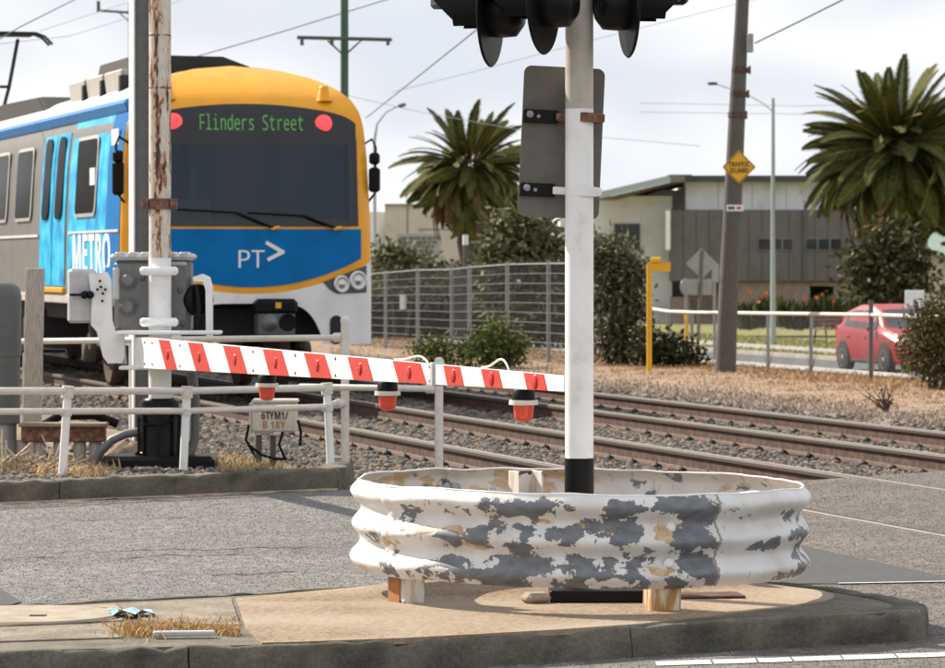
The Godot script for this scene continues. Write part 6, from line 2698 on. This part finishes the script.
# ------------------------------------------------------------------ plants
func leaf(g: Geo, p: Vector3, l: float, w: float, dirn: Vector3, c: Color) -> void:
	g.col = c
	var s := dirn.cross(Vector3(rng.randf_range(-1, 1), rng.randf_range(-1, 1), rng.randf_range(-1, 1))).normalized() * w
	g.quad(p, p + dirn * l * 0.45 + s, p + dirn * l, p + dirn * l * 0.45 - s)

# a crown made of leaf clumps on short twigs; blobs = [px, py, radius in px, distance]
func crown(g: Geo, off: Vector3, blobs: Array, per: int, size: float, cols: Array, tight := 0.42) -> void:
	for b in blobs:
		var c := at(b[0], b[1], b[3]) - off
		var r: float = b[2] * b[3] / F
		var n := int(per * pow(b[2] / 20.0, 1.6)) + 3
		for i in n:
			var dv := Vector3(rng.randfn(0, 1), rng.randfn(0, 1), rng.randfn(0, 1)).normalized()
			var o := c + dv * r * (1.0 - rng.randf() * rng.randf() * 0.75) * rng.randf_range(0.8, 1.12)
			var tone := rng.randf_range(0.88, 1.12)
			for k in 9:
				var p := o + Vector3(rng.randfn(0, 1), rng.randfn(0, 1), rng.randfn(0, 1)) * size * tight * 2.0
				var dl := (dv + Vector3(rng.randfn(0, .7), rng.randfn(0, .7) - 0.2, rng.randfn(0, .7))).normalized()
				var cc: Color = cols[rng.randi() % cols.size()]
				leaf(g, p, size * rng.randf_range(.7, 1.3), size * rng.randf_range(.18, .30), dl, cc * tone)

func bush(called: String, label: String, category: String, base: Vector3, blobs: Array, per: int, size: float, cols: Array, sd: int, stems: Array) -> Node3D:
	rng.seed = sd
	var t := thing(called, label, category, base)
	var g := Geo.new()
	crown(g, base, blobs, per, size, cols)
	part(t, "crown", g, M.leaf)
	g = Geo.new()
	for s in stems:
		var b := at(s[0], s[1], -base.z) - base
		var foot := Vector3(lerpf(0.0, b.x, 0.35), -0.05, 0)
		var mid := foot.lerp(b, 0.5) + Vector3(rng.randfn(0, .12), 0, rng.randfn(0, .2))
		g.tube([foot, mid, b], [s[2], s[2] * 0.7, s[2] * 0.3], 7)
	part(t, "trunk", g, M.bark)
	return t

func frond_mesh(length: float, droop: float, dead: bool, sd: int) -> ArrayMesh:
	rng.seed = sd
	var g := Geo.new()
	var pts := []
	var n := 15
	var p := Vector3.ZERO
	var ang := 0.0
	for i in n + 1:
		pts.append(p)
		var f := float(i) / n
		ang -= droop * (0.3 + f * 1.3) / n
		p += Vector3(cos(ang), sin(ang), 0) * length / n
	g.col = Color(.20, .15, .06) if not dead else Color(.16, .09, .04)
	var rad := []
	for i in n + 1:
		rad.append(lerpf(.05, .008, float(i) / n))
	g.tube(pts, rad, 4, false)
	var m := 84
	for i in m:
		var f := lerpf(0.12, 0.99, float(i) / m)
		var x := f * n
		var k := mini(int(x), n - 1)
		var o: Vector3 = pts[k].lerp(pts[k + 1], x - k)
		var t: Vector3 = (pts[k + 1] - pts[k]).normalized()
		var up := t.cross(Vector3.BACK).normalized() * -1.0
		if up.y < 0: up = -up
		var ll := length * 0.165 * sin(PI * lerpf(0.16, 0.94, f)) * rng.randf_range(.85, 1.1)
		for sg: float in [-1.0, 1.0]:
			var dl := (t * 0.75 + Vector3.BACK * sg * 0.75 + up * 0.30 + Vector3(0, -0.20, 0)).normalized()
			var w := t.cross(dl).cross(dl).normalized() * 0.017
			var c := [Color(.060, .075, .018), Color(.085, .10, .026), Color(.042, .055, .016), Color(.14, .12, .035)][rng.randi() % 4] as Color
			if dead:
				c = [Color(.20, .12, .055), Color(.14, .085, .04), Color(.26, .17, .09)][rng.randi() % 3]
			g.col = c
			g.quad(o - w * .4, o + w * .4, o + dl * ll * .5 + w, o + dl * ll * .5 - w)
			var tip := o + dl * ll + Vector3(0, -ll * 0.12, 0)
			g.tri(o + dl * ll * .5 - w, o + dl * ll * .5 + w, tip)
	return g.mesh()

func palm(label: String, cx: float, heart_y: float, d: float, rpx: float, trunk_px: float, ground: float, sd: int, count: int) -> void:
	var base := at(cx, 300, d)
	base.y = ground
	var t := thing("date_palm", label, "palm tree", base, 0, "date palms along the street")
	var heart := at(cx, heart_y, d) - base
	var L := rpx * d / F * 1.18
	var g := Geo.new()
	var pts := []
	var rr := []
	for i in 12:
		pts.append(Vector3(0, heart.y * i / 11.0, 0))
		rr.append(trunk_px * d / F * 0.5 * (1.15 if i % 2 == 0 else 1.0) * (1.25 if i > 8 else 1.0))
	g.tube(pts, rr, 12, true, 0.05)
	part(t, "trunk", g, M.palm_trunk)
	var ms := []
	for i in 4:
		ms.append(frond_mesh(L, 0.6 + i * 0.34, false, sd + i))
	var dm := frond_mesh(L * 0.85, 0.9, true, sd + 9)
	rng.seed = sd
	for i in count:
		var f := float(i) / count
		var elev := lerpf(1.4, -1.15, pow(f, 0.62)) + rng.randfn(0, 0.08)
		var dead := elev < -0.55 and rng.randf() < 0.55
		var az := i * 2.39996 + rng.randfn(0, 0.12)
		var o := MeshInstance3D.new()
		o.name = "frond"
		o.mesh = dm if dead else ms[clampi(int(f * 3.0 + rng.randf()), 0, 3)]
		o.material_override = M.palm_leaf
		t.add_child(o, true)
		var sc := rng.randf_range(0.78, 1.12) * lerpf(0.92, 1.0, f)
		var bs := Basis(Vector3.UP, az) * Basis(Vector3.BACK, elev) * Basis(Vector3.RIGHT, rng.randfn(0, 0.6))
		o.transform = Transform3D(bs.scaled_local(Vector3.ONE * sc), heart + Vector3(cos(az), 0.0, -sin(az)) * trunk_px * d / F * 0.35 + Vector3(0, (0.5 - f) * 0.5, 0))

func build_plants() -> void:
	palm("smaller date palm with arching fronds behind the mesh fence", 470, 168, 132, 62, 22, -0.8, 300, 150)
	palm("large date palm with a dense skirt of drooping fronds above the parked greenery", 896, 150, 112, 86, 30, -0.8, 400, 240)
	var olive := [Color(.11, .12, .055), Color(.16, .16, .085), Color(.08, .088, .04), Color(.23, .225, .14)]
	var dark := [Color(.035, .042, .018), Color(.055, .06, .028), Color(.028, .03, .014), Color(.085, .085, .045)]
	var fresh := [Color(.09, .12, .025), Color(.13, .16, .04), Color(.06, .085, .02), Color(.16, .17, .06)]
	# shrubs behind and before the mesh fence
	var d := 78.0
	bush("olive_shrub", "tall grey-green shrub filling the space behind the mesh fence", "shrub", at(530, 340, d) * Vector3(1, 0, 1) + Vector3(0, -.3, 0), [[508, 238, 20, d], [530, 232, 20, d], [548, 250, 22, d], [520, 262, 26, d], [560, 285, 26, d], [505, 295, 26, d], [535, 310, 30, d], [570, 320, 26, d], [495, 270, 16, d]], 60, .20, olive, 11, [[515, 250, .07], [545, 260, .07], [530, 240, .06]])
	d = 64.0
	bush("dark_shrub", "dense dark shrub spilling over the end of the mesh fence", "shrub", at(624, 345, d) * Vector3(1, 0, 1) + Vector3(0, -.3, 0), [[602, 258, 10, d], [616, 262, 10, d], [630, 272, 10, d], [604, 270, 14, d], [620, 278, 15, d], [636, 288, 11, d], [606, 288, 18, d], [626, 300, 20, d], [638, 310, 11, d], [608, 320, 18, d], [630, 332, 18, d], [642, 340, 12, d], [600, 345, 13, d], [620, 350, 14, d], [596, 247, 6, d], [623, 249, 5, d], [640, 274, 5, d]], 42, .12, [Color(.07, .072, .04), Color(.11, .105, .06), Color(.05, .048, .028), Color(.19, .18, .12)], 12, [[612, 250, .07], [630, 262, .07], [600, 300, .05]])
	d = 71.0
	bush("lit_shrub", "pale leafy shrub top between the white mast and the brown building", "shrub", at(606, 340, d + 16) * Vector3(1, 0, 1) + Vector3(0, -.4, 0), [[602, 244, 11, d + 16], [616, 254, 11, d + 16], [628, 262, 10, d + 16], [606, 264, 14, d + 16]], 50, .18, olive, 13, [[608, 240, .05]])
	d = 86.0
	bush("hedge_shrub", "low olive shrubs beside the train below the cream hall", "shrub", at(398, 330, d) * Vector3(1, 0, 1) + Vector3(0, -.4, 0), [[382, 258, 10, d], [396, 257, 10, d], [408, 263, 11, d], [424, 270, 10, d], [390, 278, 16, d], [415, 285, 16, d], [440, 278, 12, d]], 60, .17, olive, 14, [[395, 262, .05], [415, 268, .05]])
	d = 88.0
	bush("shade_shrub", "dark undergrowth seen through the mesh fence", "shrub", at(450, 340, d) * Vector3(1, 0, 1) + Vector3(0, -.5, 0), [[385, 310, 22, d], [410, 315, 24, d], [440, 305, 26, d], [470, 300, 28, d], [480, 330, 26, d], [440, 335, 24, d], [400, 340, 22, d], [365, 320, 22, d], [510, 325, 22, d]], 60, .22, dark, 15, [[440, 310, .06], [480, 305, .06]])
	d = 62.0
	bush("fence_bush", "feathery green bush growing against the mesh fence", "bush", at(497, 362, d) * Vector3(1, 0, 1) + Vector3(0, -.25, 0), [[495, 335, 10, d], [505, 344, 12, d], [485, 348, 13, d], [515, 352, 10, d], [472, 354, 10, d], [500, 356, 14, d]], 65, .11, fresh, 16, [[495, 338, .03], [505, 345, .03]])
	bush("fence_bush", "low green bush where the train skirt meets the fence", "bush", at(432, 360, d) * Vector3(1, 0, 1) + Vector3(0, -.25, 0), [[424, 350, 9, d], [436, 347, 9, d], [448, 353, 9, d], [430, 357, 10, d]], 60, .10, fresh, 17, [[432, 348, .02]])
	d = 63.0
	bush("verge_bush", "sprawling dark bush at the foot of the timber pole", "bush", at(664, 362, d) * Vector3(1, 0, 1) + Vector3(0, -.25, 0), [[655, 345, 12, d], [672, 350, 11, d], [688, 355, 9, d], [645, 352, 12, d], [664, 357, 10, d], [697, 360, 5, d]], 70, .12, dark, 18, [[660, 346, .03], [676, 352, .02]])
	d = 100.0
	bush("broadleaf_tree", "glossy broadleaf tree in front of the large palm trunk", "tree", at(888, 320, d) * Vector3(1, 0, 1) + Vector3(0, -.8, 0), [[880, 240, 13, d], [900, 236, 12, d], [865, 258, 14, d], [888, 262, 18, d], [912, 258, 14, d], [860, 282, 14, d], [880, 290, 18, d], [905, 284, 18, d], [922, 280, 9, d], [890, 305, 16, d], [865, 300, 12, d]], 55, .24, [Color(.055, .06, .025), Color(.09, .085, .04), Color(.04, .045, .02), Color(.16, .15, .09)], 19, [[880, 260, .09], [900, 262, .08], [868, 275, .07]])
	d = 51.0
	bush("verge_bush", "thick olive bush standing before the red car's bonnet", "bush", at(932, 378, d) * Vector3(1, 0, 1) + Vector3(0, -.2, 0), [[925, 318, 13, d], [945, 312, 16, d], [920, 340, 15, d], [942, 340, 20, d], [962, 330, 18, d], [918, 362, 13, d], [940, 366, 18, d], [962, 364, 18, d]], 75, .085, [Color(.10, .10, .035), Color(.15, .14, .05), Color(.065, .06, .025), Color(.17, .12, .06)], 20, [[925, 325, .03], [945, 322, .035], [935, 345, .03]])
	# unseen trees added left of the line, only for the train's side windows to mirror
	var tn := 0
	for e in [[-16.2, 70.0], [-19.5, 77.0], [-23.0, 85.0], [-26.5, 93.0]]:
		var px: float = CX + e[0] * F / e[1]
		var u: float = F / e[1]
		bush("added_mirror_tree", "unseen tree added for the side windows of the train to mirror", "tree", Vector3(e[0], -0.3, -e[1]), [[px, 263 - 1.6 * u, 1.8 * u, e[1]], [px + 1.5 * u, 263 + 0.2 * u, 1.6 * u, e[1]], [px - 1.5 * u, 263 + 0.1 * u, 1.6 * u, e[1]], [px, 263 - 3.6 * u, 1.3 * u, e[1]], [px, 263 + 0.6 * u, 1.5 * u, e[1]]], 6, .42, dark, 70 + tn, [[px, 263 - 1.5 * u, .14], [px + u, 263 + 0.2 * u, .1]]).set_meta("group", "unseen trees added left of the line")
		tn += 1
	# bird-of-paradise hedge with orange flowers
	d = 124.0
	rng.seed = 33
	var base := at(800, 330, d) * Vector3(1, 0, 1) + Vector3(0, -.8, 0)
	var t := thing("strelitzia_hedge", "hedge of upright dark leaves with orange flowers before the brown building", "hedge", base)
	var g := Geo.new()
	for i in 1500:
		var px := rng.randf_range(738, 868)
		var p := at(px, 333, d + rng.randf_range(-1.5, 1.5)) - base
		p.y = 0.02
		var hgt := (at(0, 296 + rng.randf() * 14.0 + 5.0 * sin(px * .12), d).y - base.y)
		var dl := Vector3(rng.randfn(0, .28), 1, rng.randfn(0, .28)).normalized()
		leaf(g, p + dl * hgt * 0.25, hgt * 0.75, .09, dl, dark[rng.randi() % 3] if rng.randf() < .72 else fresh[rng.randi() % 4])
	part(t, "leaves", g, M.leaf)
	g = Geo.new()
	for f in [[749, 294], [762, 299], [766, 295], [816, 300], [822, 297], [805, 302], [745, 301], [833, 304], [757, 304]]:
		var p := at(f[0], f[1], d - 1.6) - base
		for k in 5:
			leaf(g, p, .16, .035, Vector3(rng.randfn(0, .6), 1, rng.randfn(0, .3)).normalized(), Color.WHITE)
	part(t, "flowers", g, M.flower)
	# dead weed on the verge
	g = Geo.new()
	rng.seed = 44
	var wp := gp(886, 412, -0.12)
	for i in 14:
		var dl := Vector3(rng.randfn(0, .5), 1, rng.randfn(0, .4)).normalized()
		var l := rng.randf_range(.12, .34)
		g.tube([wp, wp + dl * l * .6, wp + dl * l + Vector3(rng.randfn(0, .05), .02, 0)], [.012, .009, .004], 5)
		for k in 5:
			leaf(g, wp + dl * l * rng.randf_range(.4, 1.0), .05, .012, Vector3(rng.randfn(0, 1), rng.randf(), rng.randfn(0, 1)).normalized(), Color.WHITE)
	solo("dead_weed", "dark dead weed standing in the dry grass beside the far rail", "weed", g, M.palm_trunk, wp)
	# dry grass on the verges
	g = Geo.new()
	rng.seed = 55
	for i in 26000:
		var q := 15.7 + rng.randf() * 5.9
		var px := rng.randf_range(330, 960)
		var p := qpx(q, px, -0.13)
		if -p.z > 95.0: continue
		var k := smoothstep(16.3, 18.8, q + rng.randfn(0, .7))
		var c := Color(.33, .265, .215).lerp(Color(.43, .28, .16), k) * rng.randf_range(.7, 1.25)
		blade(g, p, rng.randf_range(.025, .08) * (0.7 + 0.5 * k), .009, c)
	var o := solo("dry_grass", "dry orange grass covering the verge between track and fence", "grass", g, M.dry_grass, qpx(18.5, 700, -0.12))
	o.set_meta("kind", "stuff")
	g = Geo.new()
	rng.seed = 56
	for i in 5000:
		var x := rng.randf_range(-4.0, -0.95)
		var dj := far_edge(x) + 0.22 + rng.randf() * rng.randf() * 3.2
		var q := q_of(x, dj)
		if q > 6.6: continue
		var nn := sin(x * 5.0 + dj * 1.3) + sin(x * 2.2 - dj * 2.0)
		if nn < -0.2: continue
		blade(g, Vector3(x, 0.13 - 0.33 * smoothstep(5.6, 7.4, q), -dj), rng.randf_range(.03, .11), .006, [Color(.50, .36, .20), Color(.40, .28, .15), Color(.58, .45, .28)][i % 3])
	for i in 60:
		var p0 := at(rng.randf_range(-5, 70), 468, 26.9)
		p0.y = 0.16
		var dl := Vector3(rng.randfn(0, 1.2), rng.randf_range(.1, 1.0), rng.randfn(0, .4)).normalized()
		g.col = Color(.48, .40, .30)
		g.tube([p0, p0 + dl * rng.randf_range(.1, .3)], .006, 4)
	o = solo("dry_grass", "straw-coloured grass and twigs behind the far kerb", "grass", g, M.dry_grass, Vector3(-2.5, 0.13, -27))
	o.set_meta("kind", "stuff")
	g = Geo.new()
	rng.seed = 57
	for i in 9000:
		var q := rng.randf_range(33.8, 41.5)
		if q > 36.1 and q < 38.1: continue
		var p := qpx(q, rng.randf_range(640, 960), -0.8)
		if -p.z > 160.0: continue
		blade(g, p, rng.randf_range(.05, .10), .02, [Color(.32, .32, .09), Color(.42, .38, .12), Color(.24, .25, .07)][i % 3])
	o = solo("lawn", "yellow-green mown grass strips beside the street", "grass", g, M.dry_grass, qpx(35, 800, -0.8))
	o.set_meta("kind", "stuff")
